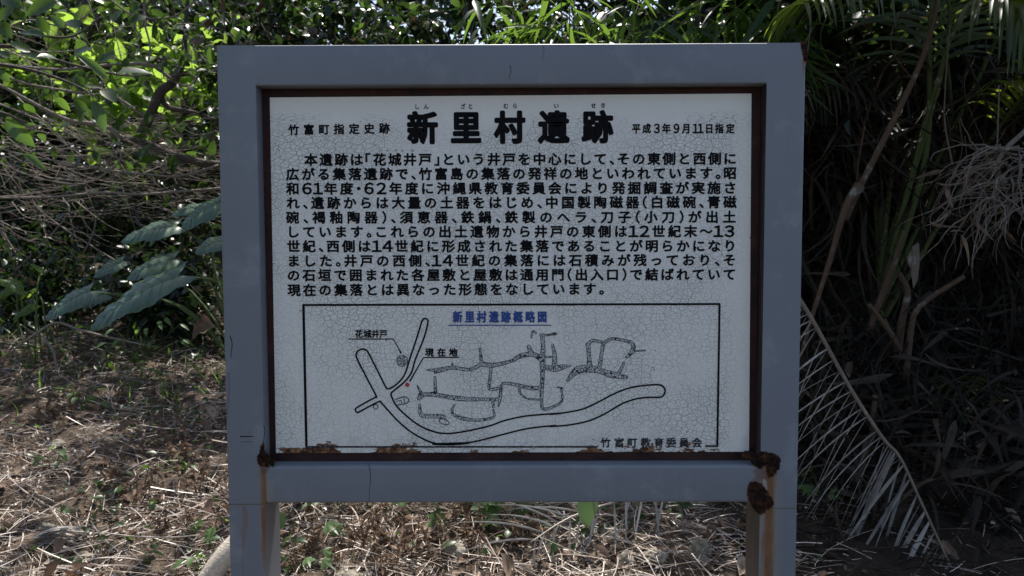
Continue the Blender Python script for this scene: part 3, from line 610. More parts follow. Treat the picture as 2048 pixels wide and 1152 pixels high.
# slim background trees against the sky at the upper left
for i, (px, Yt, topy, lab) in enumerate([(362, 6.6, -330, "slim grey trunk tree rising behind the bright leaves, nearest the sign's left corner"), (285, 7.2, -380, "thin dark trunk tree behind the lime leaves, in the middle of the sky gap"),
                                         (130, 7.6, -260, "sparse pale leaved sapling by the upper left edge against the sky")]):
    b0 = gpt(px + 25, Yt); T0 = at(px - 15, topy, Yt)
    r = plant("slender_tree", lab, "tree", b0, [T0, at(px + 90, topy + 120, Yt + .4), at(px - 110, topy + 160, Yt - .3)], T_OVAL, M['lime'] if i != 1 else M['mid'], M['bark'], 420, 0.14, r0=0.045, twig=0.7, ntwig=7, t0=0.45, names=("crown", "trunk"))
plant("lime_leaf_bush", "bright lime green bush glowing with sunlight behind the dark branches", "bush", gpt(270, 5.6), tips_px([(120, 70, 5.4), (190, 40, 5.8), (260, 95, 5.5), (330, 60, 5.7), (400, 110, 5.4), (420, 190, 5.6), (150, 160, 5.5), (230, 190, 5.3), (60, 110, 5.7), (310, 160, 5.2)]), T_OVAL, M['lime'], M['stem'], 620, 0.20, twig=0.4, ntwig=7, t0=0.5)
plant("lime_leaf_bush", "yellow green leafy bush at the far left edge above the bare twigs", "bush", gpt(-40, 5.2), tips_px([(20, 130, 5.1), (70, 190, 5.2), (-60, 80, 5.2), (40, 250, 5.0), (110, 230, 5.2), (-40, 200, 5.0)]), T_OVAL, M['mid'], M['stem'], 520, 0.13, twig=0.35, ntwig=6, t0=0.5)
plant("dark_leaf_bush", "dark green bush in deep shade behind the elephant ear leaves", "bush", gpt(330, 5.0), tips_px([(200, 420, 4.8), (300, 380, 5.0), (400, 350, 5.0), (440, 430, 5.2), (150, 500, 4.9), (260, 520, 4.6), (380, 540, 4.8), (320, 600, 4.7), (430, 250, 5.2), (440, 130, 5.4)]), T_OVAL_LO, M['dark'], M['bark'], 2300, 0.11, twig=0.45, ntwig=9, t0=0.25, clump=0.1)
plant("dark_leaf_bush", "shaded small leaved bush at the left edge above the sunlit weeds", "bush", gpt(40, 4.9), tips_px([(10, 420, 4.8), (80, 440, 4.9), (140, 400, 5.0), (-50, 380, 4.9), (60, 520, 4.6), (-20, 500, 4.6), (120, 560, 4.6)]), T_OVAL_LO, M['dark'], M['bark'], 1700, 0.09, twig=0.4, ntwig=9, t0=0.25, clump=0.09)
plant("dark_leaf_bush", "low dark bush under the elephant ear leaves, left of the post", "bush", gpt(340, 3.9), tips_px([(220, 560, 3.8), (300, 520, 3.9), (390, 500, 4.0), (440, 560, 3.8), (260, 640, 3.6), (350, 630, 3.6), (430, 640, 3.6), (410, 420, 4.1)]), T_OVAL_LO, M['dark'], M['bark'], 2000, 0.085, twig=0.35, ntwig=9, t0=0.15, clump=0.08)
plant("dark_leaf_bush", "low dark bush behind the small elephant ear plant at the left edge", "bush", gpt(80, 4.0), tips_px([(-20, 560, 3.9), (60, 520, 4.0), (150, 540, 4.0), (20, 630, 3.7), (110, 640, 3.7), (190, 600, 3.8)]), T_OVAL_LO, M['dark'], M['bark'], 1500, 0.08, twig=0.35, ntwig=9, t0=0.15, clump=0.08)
plant("vine_curtain", "leafy vine hanging over the top left corner of the sign", "vine", gpt(560, 3.6), tips_px([(480, -40, 3.4), (540, 20, 3.5), (600, -30, 3.6), (660, 40, 3.5), (720, 0, 3.6), (800, 40, 3.7), (860, -20, 3.8), (450, 60, 3.4), (760, 90, 3.5), (580, 100, 3.5)]), T_OVAL, M['dark'], M['twig'], 2200, 0.085, twig=0.4, ntwig=8, t0=0.6)
plant("broadleaf_bush", "green bush behind the middle of the sign's top rail", "bush", gpt(1000, 4.6), tips_px([(880, 30, 4.4), (960, -20, 4.6), (1040, 30, 4.6), (1120, -10, 4.7), (1000, 100, 4.4), (1200, 40, 4.6), (1280, 0, 4.7), (1360, 60, 4.6), (760, 10, 4.6), (1460, 20, 4.6), (1560, 60, 4.4)]), T_LANCE, M['dark'], M['twig'], 2400, 0.16, twig=0.5, ntwig=8, t0=0.55)
plant("dark_leaf_bush", "dense dark bush hidden mostly behind the white panel", "bush", gpt(1000, 4.2), [np.array([x, y, z]) for x in (-1.2, -.5, .2, .9, 1.5) for y, z in ((4.0, 1.5), (4.5, 2.1))], T_OVAL_LO, M['dark'], M['bark'], 2200, 0.12, twig=0.6, ntwig=9, t0=0.2, clump=0.1)

# gnarled tree at the left: trunk leaning in from behind the post, with its limbs
tree = empty("gnarled_tree", gpt(560, 4.2), "dark gnarled tree reaching out from behind the sign's left post, forked and half bare", "tree")
tk = MB(); Yt = 4.1
def px3(L, Y, dy=0.0): return catmull([at(a, b_, Y + dy * i) for i, (a, b_) in enumerate(L)], 4)
tk.tube(np.concatenate([[gpt(560, 4.2)], px3([(530, 470), (480, 350), (400, 325), (345, 310), (313, 296), (270, 281), (243, 278)], Yt)]), [0.06, 0.04, 0.032, 0.03, 0.03, 0.034, 0.028], 8)
tk.tube(px3([(272, 281), (295, 243), (319, 187), (347, 163), (366, 120), (372, 40), (380, -60)], Yt + 0.02), [0.035, 0.036, 0.038, 0.03, 0.022, 0.016, 0.01], 8)
tk.tube(px3([(320, 190), (338, 215), (372, 222), (410, 232), (450, 250)], Yt + 0.05), [0.026, 0.02, 0.02, 0.018, 0.016], 7)
tk.build("trunk", M['bark'], tree)
lb = MB()
for L, r in [([(246, 278), (208, 252), (146, 243), (104, 226), (52, 198), (0, 170), (-80, 130)], (0.02, 0.009)), ([(345, 160), (300, 130), (222, 130), (167, 135), (115, 139), (52, 134), (0, 127), (-60, 120)], (0.014, 0.007)),
             ([(300, 240), (208, 180), (167, 186), (104, 177), (52, 167), (0, 149), (-60, 140)], (0.013, 0.006)), ([(212, -8), (260, 28), (295, 36), (340, 35), (368, 21), (399, -6)], (0.008, 0.006)),
             ([(172, -10), (187, 35), (198, 66)], (0.006, 0.003)), ([(497, 100), (512, 62), (522, 20), (530, -20)], (0.010, 0.006)), ([(512, 62), (488, 40), (474, 18), (468, -10)], (0.006, 0.004)), ([(0, 62), (60, 40), (130, 52), (190, 20), (230, -10)], (0.008, 0.004)), ([(290, -10), (288, 40), (300, 90), (296, 130)], (0.009, 0.006)), ([(262, -10), (270, 60), (284, 120)], (0.007, 0.004)), ([(-20, 200), (60, 232), (130, 262), (190, 300)], (0.008, 0.004)), ([(-20, 110), (80, 104), (150, 100), (240, 60)], (0.007, 0.003)), ([(440, 330), (360, 352), (300, 349), (243, 344), (139, 326), (45, 309), (-20, 290)], (0.010, 0.004)),
             ([(440, 377), (350, 384), (278, 389), (208, 385), (104, 394), (0, 396), (-50, 398)], (0.011, 0.007)), ([(245, 300), (232, 330), (167, 368), (69, 354), (0, 326)], (0.008, 0.004)), ([(434, 140), (400, 150), (380, 170), (350, 165)], (0.010, 0.006))]:
    lb.tube(px3(L, Yt - 0.15, -0.03), np.linspace(r[0], r[1], 6), 6)
lb.build("limb", M['twig'], tree)
lf = MB(); P = np.array([at(rng.uniform(60, 440), rng.uniform(90, 330), rng.uniform(3.7, 4.4)) for _ in range(150)])
scatter(lf, T_OVAL, P, rv(150, 0.8) - UP * 0.3, UP + rv(150, 0.4), rng.uniform(0.07, 0.15, 150)); C = np.array([(rng.uniform(-3.6, -0.7), rng.uniform(2.3, 4.6), rng.uniform(3.1, 4.4)) for _ in range(34)]); cluster_leaves(lf, C, 26, (0.26, 0.26, 0.14), T_OVAL, 0.13)  # unseen overhead clusters added to dapple the bank below
lf.build("foliage", M['mid'], tree)

# bare twig shrub
tw = MB(); root = gpt(30, 4.3)
for i in range(300):
    x0 = rng.uniform(-80, 430); y0 = rng.uniform(230, 440); Yb = rng.uniform(3.9, 4.7); L = rng.uniform(90, 260); a_ = rng.normal(0.15, 0.6) + (math.pi if rng.random() < 0.3 else 0)
    e = (x0 + L * math.cos(a_), y0 + L * math.sin(a_) * 0.6); m = ((x0 + e[0]) / 2 + rng.normal(0, 8), (y0 + e[1]) / 2 + rng.uniform(5, 30))
    tw.tube(catmull([at(x0, y0, Yb), at(*m, Yb + rng.normal(0, 0.1)), at(*e, Yb + rng.normal(0, 0.2))], 5), np.linspace(rng.choice([0.0015, 0.002, 0.003, 0.005], p=[.35, .35, .2, .1]), 0.0009, 5), 4)
for i in range(90):
    x0 = rng.uniform(-40, 430); y0 = rng.uniform(0, 260); Yb = rng.uniform(3.8, 4.6); L = rng.uniform(60, 200); a_ = rng.uniform(-1.9, 0.9); e = (x0 + L * math.cos(a_), y0 + L * math.sin(a_)); m = ((x0 + e[0]) / 2 + rng.normal(0, 10), (y0 + e[1]) / 2 + rng.normal(6, 10))
    tw.tube(catmull([at(x0, y0, Yb), at(*m, Yb), at(*e, Yb + rng.normal(0, 0.2))], 5), np.linspace(rng.choice([0.0015, 0.003, 0.005], p=[.5, .35, .15]), 0.001, 5), 4)
for i in range(9): 
    q = at(rng.uniform(-30, 420), rng.uniform(280, 400), 4.3); tw.tube(catmull([gpt(rng.uniform(-40, 400), 4.4), q + rv(1, 0.1)[0] - UP * 0.3, q], 5), np.linspace(0.010, 0.003, 5), 5)
tag(tw.build("bare_shrub", M['twig'], None, root), "leafless shrub of tangled grey brown twigs at the left below the green leaves", "shrub")

# overhanging branch in the upper left foreground
ob = empty("overhanging_branch", at(-420, 120, 1.2) * np.array([1, 1, 0]) + UP * 0.1, "near tree reaching in from the left edge with large glossy oval leaves", "tree")
wd_ = MB(); Yn = 1.25
trunk_top = at(-420, 60, 1.2)
wd_.tube(catmull([np.array([trunk_top[0] - 0.05, 1.2, -0.05]), np.array([trunk_top[0], 1.2, 0.8]), trunk_top, trunk_top + UP * 0.9], 5), [0.06, 0.05, 0.045, 0.03], 8)
for L in [[(-420, 60), (-150, 20), (0, 50), (87, 72), (149, 71), (205, 31)], [(-420, 60), (-200, 10), (0, 28), (45, 0), (110, -50)], [(-420, 100), (-150, 95), (0, 92), (60, 100), (130, 125), (240, 150), (300, 150)], [(-420, 150), (-150, 200), (0, 225), (35, 240), (70, 262)], [(-300, 120), (-60, 125), (60, 140), (150, 170), (200, 200)]]:
    wd_.tube(px3(L, Yn, 0.015), np.linspace(0.011, 0.0022, 6), 6)
wd_.build("wood", M['bark'], ob)
m = MB(); C = np.array([(rng.uniform(-5.0, -2.3), rng.uniform(-3.2, 0.3), rng.uniform(0.9, 4.6)) for _ in range(130)]); cluster_leaves(m, C, 26, (0.3, 0.3, 0.22), T_OVAL_LO, 0.16); m.build("foliage", M['mid'], ob)  # unseen crown beside the camera, added to darken the sign's left post
m = MB()
for c_ in C[::6]: m.tube(catmull([trunk_top + UP * 0.3, (trunk_top + c_) / 2 + UP * 0.25, c_], 4), np.linspace(0.02, 0.004, 5), 5)
m.build("limb", M['bark'], ob)
z1 = lambda a: (a[0] / 2.881, a[1] / 2.881)
for (b_, t_, wz, y_) in [((330,10),(130,60),75,.0),((280,195),(210,80),62,.05),((370,165),(295,80),60,.1),((265,212),(85,150),34,-.05),((290,365),(115,275),42,-.05),((335,345),(225,300),45,.0),((620,455),(440,285),50,.05),((680,420),(868,385),62,.1),((490,500),(410,430),60,.1),((60,330),(-20,285),42,0),
    ((30,690),(185,835),80,-.1),((130,885),(275,970),40,-.05),((540,580),(605,745),62,.05),((595,510),(662,565),45,.1),((500,645),(420,565),55,.1),((460,160),(375,100),60,.1),((-10,130),(55,200),60,-.1),((20,-10),(110,20),50,0),((75,45),(-30,110),60,-.1),((180,300),(60,230),50,0),((420,330),(520,250),48,.15),((330,560),(400,640),46,.1),((150,120),(60,40),55,0),((-20,400),(60,470),50,0),((560,360),(650,300),40,.15)]:
    B = at(*z1(b_), Yn + y_); Tp = at(*z1(t_), Yn + y_ + rng.normal(0, 0.03)); L = np.linalg.norm(Tp - B); d = nrm(Tp - B); up = nrm(np.array([rng.normal(0, 0.25), -0.75, 0.7]))
    upn = nrm(up - d * (up @ d)); view = nrm(CAM - B); pr = max(0.35, abs(upn @ view)); wreal = min(0.62 * L, wz / 2.881 * (Yn + 1.95) / FPX / pr)
    m = MB(); scatter(m, T_OVAL, [B], [d], [up], L, wreal / L / 0.52); q = catmull([B - d * 0.03 + UP * 0.015, B - d * 0.008, B], 3); m.tube(q, 0.0016, 4); m.build("leaf", M['glossy'], ob)

# elephant ears
ear = empty("elephant_ear_plant", gpt(500, 3.1), "elephant ear plant with long drooping blue green leaves left of the sign's post", "plant")
def ear_leaf(tip, base, wpx, Y0, dy=0.15, tilt=(0, -0.55, 0.8), pet=None, parent=ear, root=None, pr=0.011, mat=None):
    B = at(*base, Y0); Tp = at(*tip, Y0 - dy); L = np.linalg.norm(Tp - B); d = nrm(Tp - B); up = np.array(tilt, float); up = nrm(up - d * (up @ d)); s = np.cross(d, up)
    view = nrm(CAM - B); wr = min(0.75 * L, wpx * (Y0 + 1.95) / FPX / max(0.3, abs(up @ view))); rows, cols = 30, 10
    def S(t, u):
        hw = 0.5 * wr * (0.62 + 0.42 * math.sin(min(1, t * 1.9) * 1.57)) * max(0.0, 1 - max(0, t - 0.3) / 0.7) ** 0.62 + 0.0008
        back = -0.16 * L * abs(u) * max(0, 1 - t) ** 3; wave = 0.016 * L * math.sin(t * 15 + 2 * u) * abs(u) ** 2; rib = 0.010 * L * math.cos((t - abs(u) * 0.16) * 44) * abs(u) ** 0.5
        return B + d * (t * L + back) + s * (u * hw) + up * (0.18 * hw * abs(u) + 0.30 * L * (t - t * t) + wave + rib - 0.35 * hw * u * u)
    V = [S(i / rows, j / cols) for i in range(rows + 1) for j in range(-cols, cols + 1)]
    nn = 2 * cols + 1; F = [(i * nn + j, i * nn + j + 1, (i + 1) * nn + j + 1, (i + 1) * nn + j) for i in range(rows) for j in range(2 * cols)]
    m = MB(); m.add(V, [np.array(F)]); lo = m.build("leaf", mat or M['ear'], parent)
    m = MB(); m.tube([S(t, 0) + up * 0.001 for t in np.linspace(0, 0.97, 14)], np.linspace(0.0035, 0.0008, 14), 5)
    for t0_ in np.linspace(0.04, 0.78, 8):
        for sg in (-1, 1): m.tube([S(min(0.98, t0_ + 0.16 * q), sg * 0.93 * q) + up * 0.0012 for q in np.linspace(0, 1, 8)], np.linspace(0.0018, 0.0006, 8), 4)
    m.build("veins", M['vein'], lo)
    r0 = np.array(root if root is not None else parent['_w']); e = B + d * 0.02 * L
    pt = [r0, r0 + (e - r0) * 0.45 + UP * 0.22] + ([at(*pet, Y0)] if pet else []) + [e]
    m = MB(); m.tube(catmull(pt, 5), np.linspace(pr, 0.005, 5), 7); m.build("petiole", M['stem'], lo)
ear_leaf((179, 662), (357, 552), 52, 2.9, 0.15, pet=(430, 562)); ear_leaf((90, 641), (180, 582), 36, 3.1, 0.1); ear_leaf((241, 485), (352, 452), 36, 3.2, 0.1, pet=(420, 495)); ear_leaf((361, 462), (440, 405), 50, 3.3, 0.1)
ear_leaf((390, 508), (448, 480), 50, 2.8, 0.1, (-0.2, -0.8, 0.5)); ear_leaf((253, 560), (350, 517), 48, 3.3, 0.1); ear_leaf((187, 556), (246, 522), 36, 3.4, 0.1); ear_leaf((342, 432), (405, 414), 30, 3.5, 0.05); ear_leaf((140, 617), (212, 588), 36, 3.3, 0.05)
ear2 = empty("elephant_ear_plant", gpt(40, 3.2), "small sunlit elephant ear plant at the left edge among weeds", "plant")
for tip, bs, w_ in [((-10, 600), (38, 570), 40), ((45, 590), (15, 560), 34), ((60, 528), (88, 545), 30), ((25, 640), (72, 610), 36), ((75, 575), (50, 595), 26)]:
    ear_leaf(tip, bs, w_, 3.2, 0.05, (0.2, -0.3, 0.9), parent=ear2, root=np.array(ear2['_w']) + rv(1, 0.12)[0] * np.array([1, 1, 0]), pr=0.006, mat=M['lime'])

# bamboo grass over the top rail
def blades(name, label, base, spots, n, L, mat, droop=0.9, cat="bamboo grass"):
    root = empty(name, base, label, cat); cm, lm = MB(), MB()
    for (px, py, Yq) in spots:
        T0 = at(px, py, Yq); ax = catmull([np.array(base) + rv(1, 0.08)[0] * np.array([1, 1, 0]), np.array(base) * 0.4 + T0 * 0.6 + UP * 0.3, T0], 6); cm.tube(ax, np.linspace(0.008, 0.003, 6), 5)
        i = rng.integers(6, len(ax), n); P = ax[i] + rv(n, 0.03); scatter(lm, T_BLADE, P, nrm(rv(n) * np.array([1, 0.7, 0.3]) - UP * 0.25), UP + rv(n, 0.35), L * rng.uniform(0.6, 1.3, n), rng.uniform(0.8, 1.3, n))
    lm.build("foliage", mat, root); cm.build("cane", M['stem'], root)
blades("bamboo_grass", "clump of bamboo grass leaning over the middle of the top rail", gpt(1130, 2.6), [(960, 20, 2.4), (1020, -20, 2.5), (1080, 40, 2.4), (1140, 0, 2.5), (1200, 50, 2.4), (1260, -10, 2.5), (1000, 80, 2.6), (1170, 90, 2.6), (1310, 40, 2.4), (1120, -80, 2.4)], 24, 0.27, M['bamboo'])
blades("bamboo_grass", "clump of long bamboo leaves drooping above the right end of the top rail", gpt(1480, 2.5), [(1380, 10, 2.4), (1440, -30, 2.4), (1500, 30, 2.5), (1560, -10, 2.4), (1420, 70, 2.6), (1530, 70, 2.5), (1590, 40, 2.5), (1470, -90, 2.4)], 24, 0.32, M['bamboo'])

# ------------------------------------------------------------------ palm at the right
def blade(mb, p0, d, side, L, wd, droop, nseg=7, fold=0.35):
    p = np.array(p0, float); d = nrm(d); V = []
    for i in range(nseg + 1):
        t = i / nseg; hw = wd * 0.5 * (min(1, 0.35 + t * 4) * (1 - t ** 2.2) + 0.02); s = nrm(side - d * (np.dot(side, d))); u = np.cross(s, d)
        V += [p - s * hw - u * fold * hw, p, p + s * hw - u * fold * hw]
        p = p + d * L / nseg; d = nrm(d - UP * droop / nseg)
    mb.add(V, [np.array([q for i in range(nseg) for q in ((3*i, 3*i+1, 3*i+4, 3*i+3), (3*i+1, 3*i+2, 3*i+5, 3*i+4))])])
def frond(rachis, n, L, wd, mat, rmat, parent, t0=0.25, droop=1.0, r=(0.016, 0.004), sides=(-1, 1), sweep=0.6, normal=(0, 0, 1), lift=0.25, name="frond"):
    R = catmull(rachis, 8); m = MB(); m.tube(R, np.linspace(r[0], r[1], len(R)), 7); fr = m.build(name, rmat, parent)
    lm = MB(); T = nrm(np.gradient(R, axis=0)); N0 = nrm(np.array(normal, float))
    for sgn in sides:
        for kx in range(n):
            t = t0 + (1 - t0) * (kx + rng.uniform(0.2, 0.8)) / n; u = t * (len(R) - 1.001); i = int(u); p = R[i] + (R[i + 1] - R[i]) * (u - i)
            side = nrm(np.cross(T[i], N0)) * sgn; d = nrm(side + T[i] * sweep + N0 * lift + rv(1, 0.07)[0]); q = (t - t0) / (1 - t0)
            Lx = L * (0.55 + 0.9 * math.sin(math.pi * min(1, q * 0.8 + 0.18))) * 0.72 * rng.uniform(0.9, 1.1)
            blade(lm, p, d, np.cross(N0, d), Lx, wd * rng.uniform(0.8, 1.15), droop * rng.uniform(0.8, 1.3))
    lm.build("leaflets", mat, fr); return fr
palm_base = gpt(1760, 2.7)
palm = empty("palm", palm_base, "large shaded palm clump right of the sign with feathery fronds and dead stubs", "palm")
PB = palm_base
# living fronds (some rise above the frame and shade the clump)
frond([PB + UP * 0.6, at(1850, 320, 2.6), at(1860, 60, 2.55), at(1880, -260, 2.4), at(1900, -520, 1.9)], 34, 0.62, 0.030, M['palm'], M['petiole'], palm, 0.42, 1.1, (0.020, 0.005), normal=(0.0, -1, 0.15), lift=-0.1)
frond([PB + UP * 0.6, at(1895, 300, 2.9), at(1895, 60, 3.0), at(1960, -160, 2.9), at(2080, -330, 2.6)], 30, 0.6, 0.03, M['palm'], M['petiole'], palm, 0.42, 1.0, (0.016, 0.005), normal=(0.2, -0.9, 0.4))
frond([PB + UP * 0.8, at(1800, 120, 3.1), at(1740, -80, 2.9), at(1640, -190, 2.6), at(1520, -170, 2.2)], 34, 0.55, 0.030, M['palm'], M['petiole'], palm, 0.4, 1.2, (0.016, 0.005))
frond([PB + UP * 0.8, at(1960, 150, 2.9), at(2050, -40, 2.6), at(2160, -120, 2.2), at(2300, -60, 1.8)], 34, 0.6, 0.030, M['palm'], M['petiole'], palm, 0.4, 1.2, (0.016, 0.005))
frond([PB + UP * 0.8, at(1880, 80, 3.4), at(1900, -150, 3.6), at(1950, -260, 4.0), at(2000, -250, 4.8)], 30, 0.6, 0.03, M['palm'], M['petiole'], palm, 0.4, 1.1)
frond([PB + UP * 0.7, at(1740, 260, 3.3), at(1690, 60, 3.6), at(1620, -60, 3.9), at(1540, -60, 4.4)], 30, 0.55, 0.03, M['palm'], M['petiole'], palm, 0.4, 1.1)
frond([PB + UP * 0.5, at(1950, 330, 2.8), at(2050, 190, 2.5), at(2160, 130, 2.2), at(2260, 170, 1.9)], 30, 0.55, 0.032, M['palm'], M['petiole'], palm, 0.35, 1.2)
frond([PB + UP * 0.4, at(1740, 560, 3.0), at(1715, 330, 2.9), at(1755, 170, 2.7), at(1790, 110, 2.5)], 20, 0.42, 0.022, M['thatch'], M['brownpet'], palm, 0.3, 1.6, (0.014, 0.004))
frond([PB + UP * 0.6, at(1850, 800, 2.5), at(1900, 760, 2.3), at(1960, 800, 2.1), at(2000, 900, 2.0)], 16, 0.40, 0.024, M['palm'], M['petiole'], palm, 0.3, 2.0, (0.010, 0.003))
frond([PB + UP * 0.7, at(1900, 60, 2.5), at(1820, -30, 2.3), at(1710, -40, 2.15), at(1600, 10, 2.0)], 30, 0.55, 0.028, M['palm'], M['petiole'], palm, 0.45, 1.9, (0.012, 0.004))
frond([PB + UP * 0.7, at(1900, 80, 2.5), at(1970, 10, 2.3), at(2040, 20, 2.15), at(2120, 110, 2.0)], 30, 0.55, 0.03, M['palm'], M['petiole'], palm, 0.45, 1.9, (0.012, 0.004))
frond([PB + UP * 0.5, at(1760, 330, 3.0), at(1700, 200, 2.9), at(1640, 170, 2.8), at(1570, 220, 2.7)], 24, 0.5, 0.024, M['thatch'], M['brownpet'], palm, 0.35, 2.2, (0.012, 0.004))
frond([PB + UP * 0.5, at(1900, 330, 3.0), at(1960, 200, 2.9), at(2030, 180, 2.8), at(2100, 240, 2.7)], 24, 0.5, 0.024, M['thatch'], M['brownpet'], palm, 0.35, 2.2, (0.012, 0.004))
for q_ in range(14):
    a0 = rng.uniform(1620, 2040); b0 = rng.uniform(20, 330); y0 = rng.uniform(2.2, 2.9); m_ = MB(); m_.tube(catmull([at(a0, b0, y0), at(a0 + rng.normal(0, 18), b0 + 70, y0), at(a0 + rng.normal(0, 35), b0 + rng.uniform(120, 230), y0)], 5), np.linspace(0.0035, 0.0015, 5), 4); m_.build("hanging_strand", M['flower'] if q_ % 2 else M['brownpet'], palm)
def stalk(L, Y, r, mat, name="leaf_stub", dy=0.0, n=8):
    m = MB(); m.tube(px3(L, Y, dy), r, n); return m.build(name, mat, palm)
stalk([(1690, 440), (1709, 396), (1754, 306), (1803, 208), (1848, 108), (1872, 20), (1885, -60)], 2.3, [0.020, 0.017, 0.016, 0.013, 0.012], M['brownpet'], "brown_petiole")
stalk([(1600, 720), (1628, 621), (1661, 517), (1690, 419), (1720, 370)], 2.2, [0.009, 0.012, 0.016, 0.030], M['brownpet'], "brown_petiole")
stalk([(1812, 760), (1819, 683), (1829, 628), (1859, 597), (1928, 553)], 2.2, [0.018, 0.017, 0.015, 0.014, 0.012], M['brownpet'])
stalk([(1795, 720), (1803, 645), (1815, 586), (1798, 546)], 2.3, [0.022, 0.021, 0.018, 0.013], M['brownpet'])
stalk([(1737, 608), (1760, 637), (1785, 672), (1810, 720)], 2.2, [0.012, 0.014, 0.014], M['brownpet'])
stalk([(1740, 660), (1754, 617), (1782, 544), (1807, 462)], 2.3, [0.014, 0.017, 0.018, 0.009], M['brownpet'])
stalk([(1740, 950), (1745, 860), (1750, 790)], 1.9, [0.012, 0.016, 0.012], M['brownpet'])
stalk([(1905, 330), (1890, 250), (1890, 180), (1900, 50)], 2.4, [0.005, 0.004, 0.003], M['flower'], "hanging_strand", n=5)
stalk([(1990, 370), (1994, 300), (1998, 180), (1996, 175)], 2.0, [0.004, 0.003, 0.003], M['flower'], "hanging_strand", n=5)
# stump (trunk clothed in dead bases)
m = MB(); m.tube(catmull([PB + np.array([0, .5, -.2]), PB + np.array([0, .5, .2]), PB + np.array([0.05, .5, .5]), PB + np.array([0.05, .5, .75])], 5), [0.30, 0.26, 0.22, 0.12], 14); m.build("trunk", M['thatch'], palm)
m = MB(); N = 3000; th = rng.uniform(0, 2 * np.pi, N); rr = rng.uniform(0.2, 1.25, N)
P = PB + np.stack([rr * np.cos(th) * 1.25, 0.75 + rr * np.sin(th) * 0.7, rng.uniform(0.1, 2.2, N)], 1); scatter(m, T_BLADE, P, rv(N, 0.45) - UP * 0.9, rv(N), rng.uniform(0.3, 0.75, N), rng.uniform(0.15, 0.5, N))
N = 4200; x_ = rng.uniform(0.85, 3.6, N); y_ = rng.uniform(0.7, 3.4, N); ok_ = (y_ > 1.7) | (rng.random(N) < 0.35); x_, y_ = x_[ok_], y_[ok_]; N = len(x_); scatter(m, T_BLADE, np.stack([x_, y_, ground_z(x_, y_) + 0.015 + rng.uniform(0.02, 0.5, N) * rng.random(N) ** 2 * smooth(y_, 1.0, 2.2)], 1), (rv(N, 0.8) - UP * 0.25) * np.stack([np.ones(N), np.ones(N), np.where(y_ < 1.8, 0.12, 1.0)], 1), rv(N), rng.uniform(0.25, 0.6, N) * np.where(y_ < 1.8, 0.6, 1.0), rng.uniform(0.12, 0.4, N))
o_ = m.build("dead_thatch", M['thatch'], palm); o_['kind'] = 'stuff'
m = MB(); m.add([at(1813, 517, 2.15), at(1825, 492, 2.12), at(1838, 485, 2.2), at(1840, 520, 2.16), at(1836, 558, 2.15), at(1827, 578, 2.12), at(1822, 545, 2.1), at(1826, 520, 2.09)], [np.array([(0, 1, 7), (1, 2, 7), (2, 3, 7), (3, 4, 7), (4, 5, 6), (4, 6, 7), (6, 0, 7)])]); m.build("dry_sheath", M['flower'], palm)
# dead flower stalk: a mass of pale curling strands
m = MB(); hub = at(2010, 300, 1.9)
m.tube(catmull([at(2120, 160, 2.1), at(2060, 250, 2.0), hub, at(1985, 350, 1.88)], 5), [0.014, 0.012, 0.012, 0.008], 7)
for i in range(85):
    s0 = at(rng.uniform(1960, 2060), rng.uniform(285, 420), rng.uniform(1.8, 2.0)); a_ = rng.uniform(0.35, 1.15) * math.pi; L = rng.uniform(0.15, 0.42) if i < 70 else rng.uniform(0.45, 0.62)
    if i >= 70: a_ = rng.uniform(0.75, 1.08) * math.pi
    d = np.array([math.cos(a_), rng.normal(0, 0.35), -math.sin(a_) * 0.8 + 0.25]); P = [s0]
    for kx in range(9):
        P.append(P[-1] + d * L / 9); d = nrm(d + rv(1, 0.22)[0] - UP * 0.16)
    m.tube(P, np.linspace(rng.uniform(0.003, 0.0055), 0.0013, 10), 5)
m.build("dry_flower_stalk", M['flower'], palm)
m = MB()
for i in range(26):
    s0 = at(rng.uniform(1850, 2030), rng.uniform(330, 480), 1.95); d = nrm(rv(1)[0] * np.array([1, 0.3, 0.7])); scatter(m, T_BLADE, [s0], [d - UP * 0.4], [rv(1)[0]], 0.14, 1.6)
m.build("dry_bract", M['brownleaf'], palm)

# fallen dead frond leaning beside the right leg
dead = empty("dead_palm_frond", at(1900, 1150, 1.05), "grey dead palm frond leaning down to the right beside the sign's right leg", "palm frond")
rp = [at(1590, 585, 1.5), at(1625, 640, 1.45), at(1700, 775, 1.35), at(1765, 875, 1.25), at(1800, 915, 1.2), at(1845, 1010, 1.12), at(1905, 1140, 1.02), at(1935, 1200, 0.98)]
R = catmull(rp, 8); m = MB(); m.tube(R, np.linspace(0.010, 0.003, len(R)), 7); m.build("rachis", M['flower'], dead)
m = MB()
NL = 46
for kx in range(NL):
    t = (kx + 0.5) / NL; u = t * (len(R) - 1.001); i = int(u); p = R[i] + (R[i + 1] - R[i]) * (u - i); fat = float(smooth(t, 0.32, 0.55))
    for s_ in (0, 1):
        a_ = math.radians((200 + 34 * t if s_ == 0 else 244 + 6 * t) + rng.normal(0, 3 + 5 * fat)); L = (0.48 - 0.04 * t if s_ == 0 else 0.62 - 0.10 * t) * rng.uniform(0.75, 1.08)
        if rng.random() < 0.06 + (0.4 if s_ == 0 else 0.05) * fat: continue
        d = np.array([math.cos(a_), -0.10 + rng.normal(0, 0.05) if s_ == 0 else 0.16 + rng.normal(0, 0.05), math.sin(a_)]); wd = (0.008 + 0.012 * fat) * (rng.uniform(0.3, 1.45) if fat > 0.3 else rng.uniform(0.7, 1.2))
        blade(m, p, d, np.array([-d[2], 0.35 + rng.normal(0, 0.35), d[0]]), L, wd if s_ == 0 else wd * 0.75, 0.35 + 0.75 * fat * (s_ == 0), 9, rng.uniform(0.1, 0.6))
m.build("leaflets", M['grayfrond'], dead)
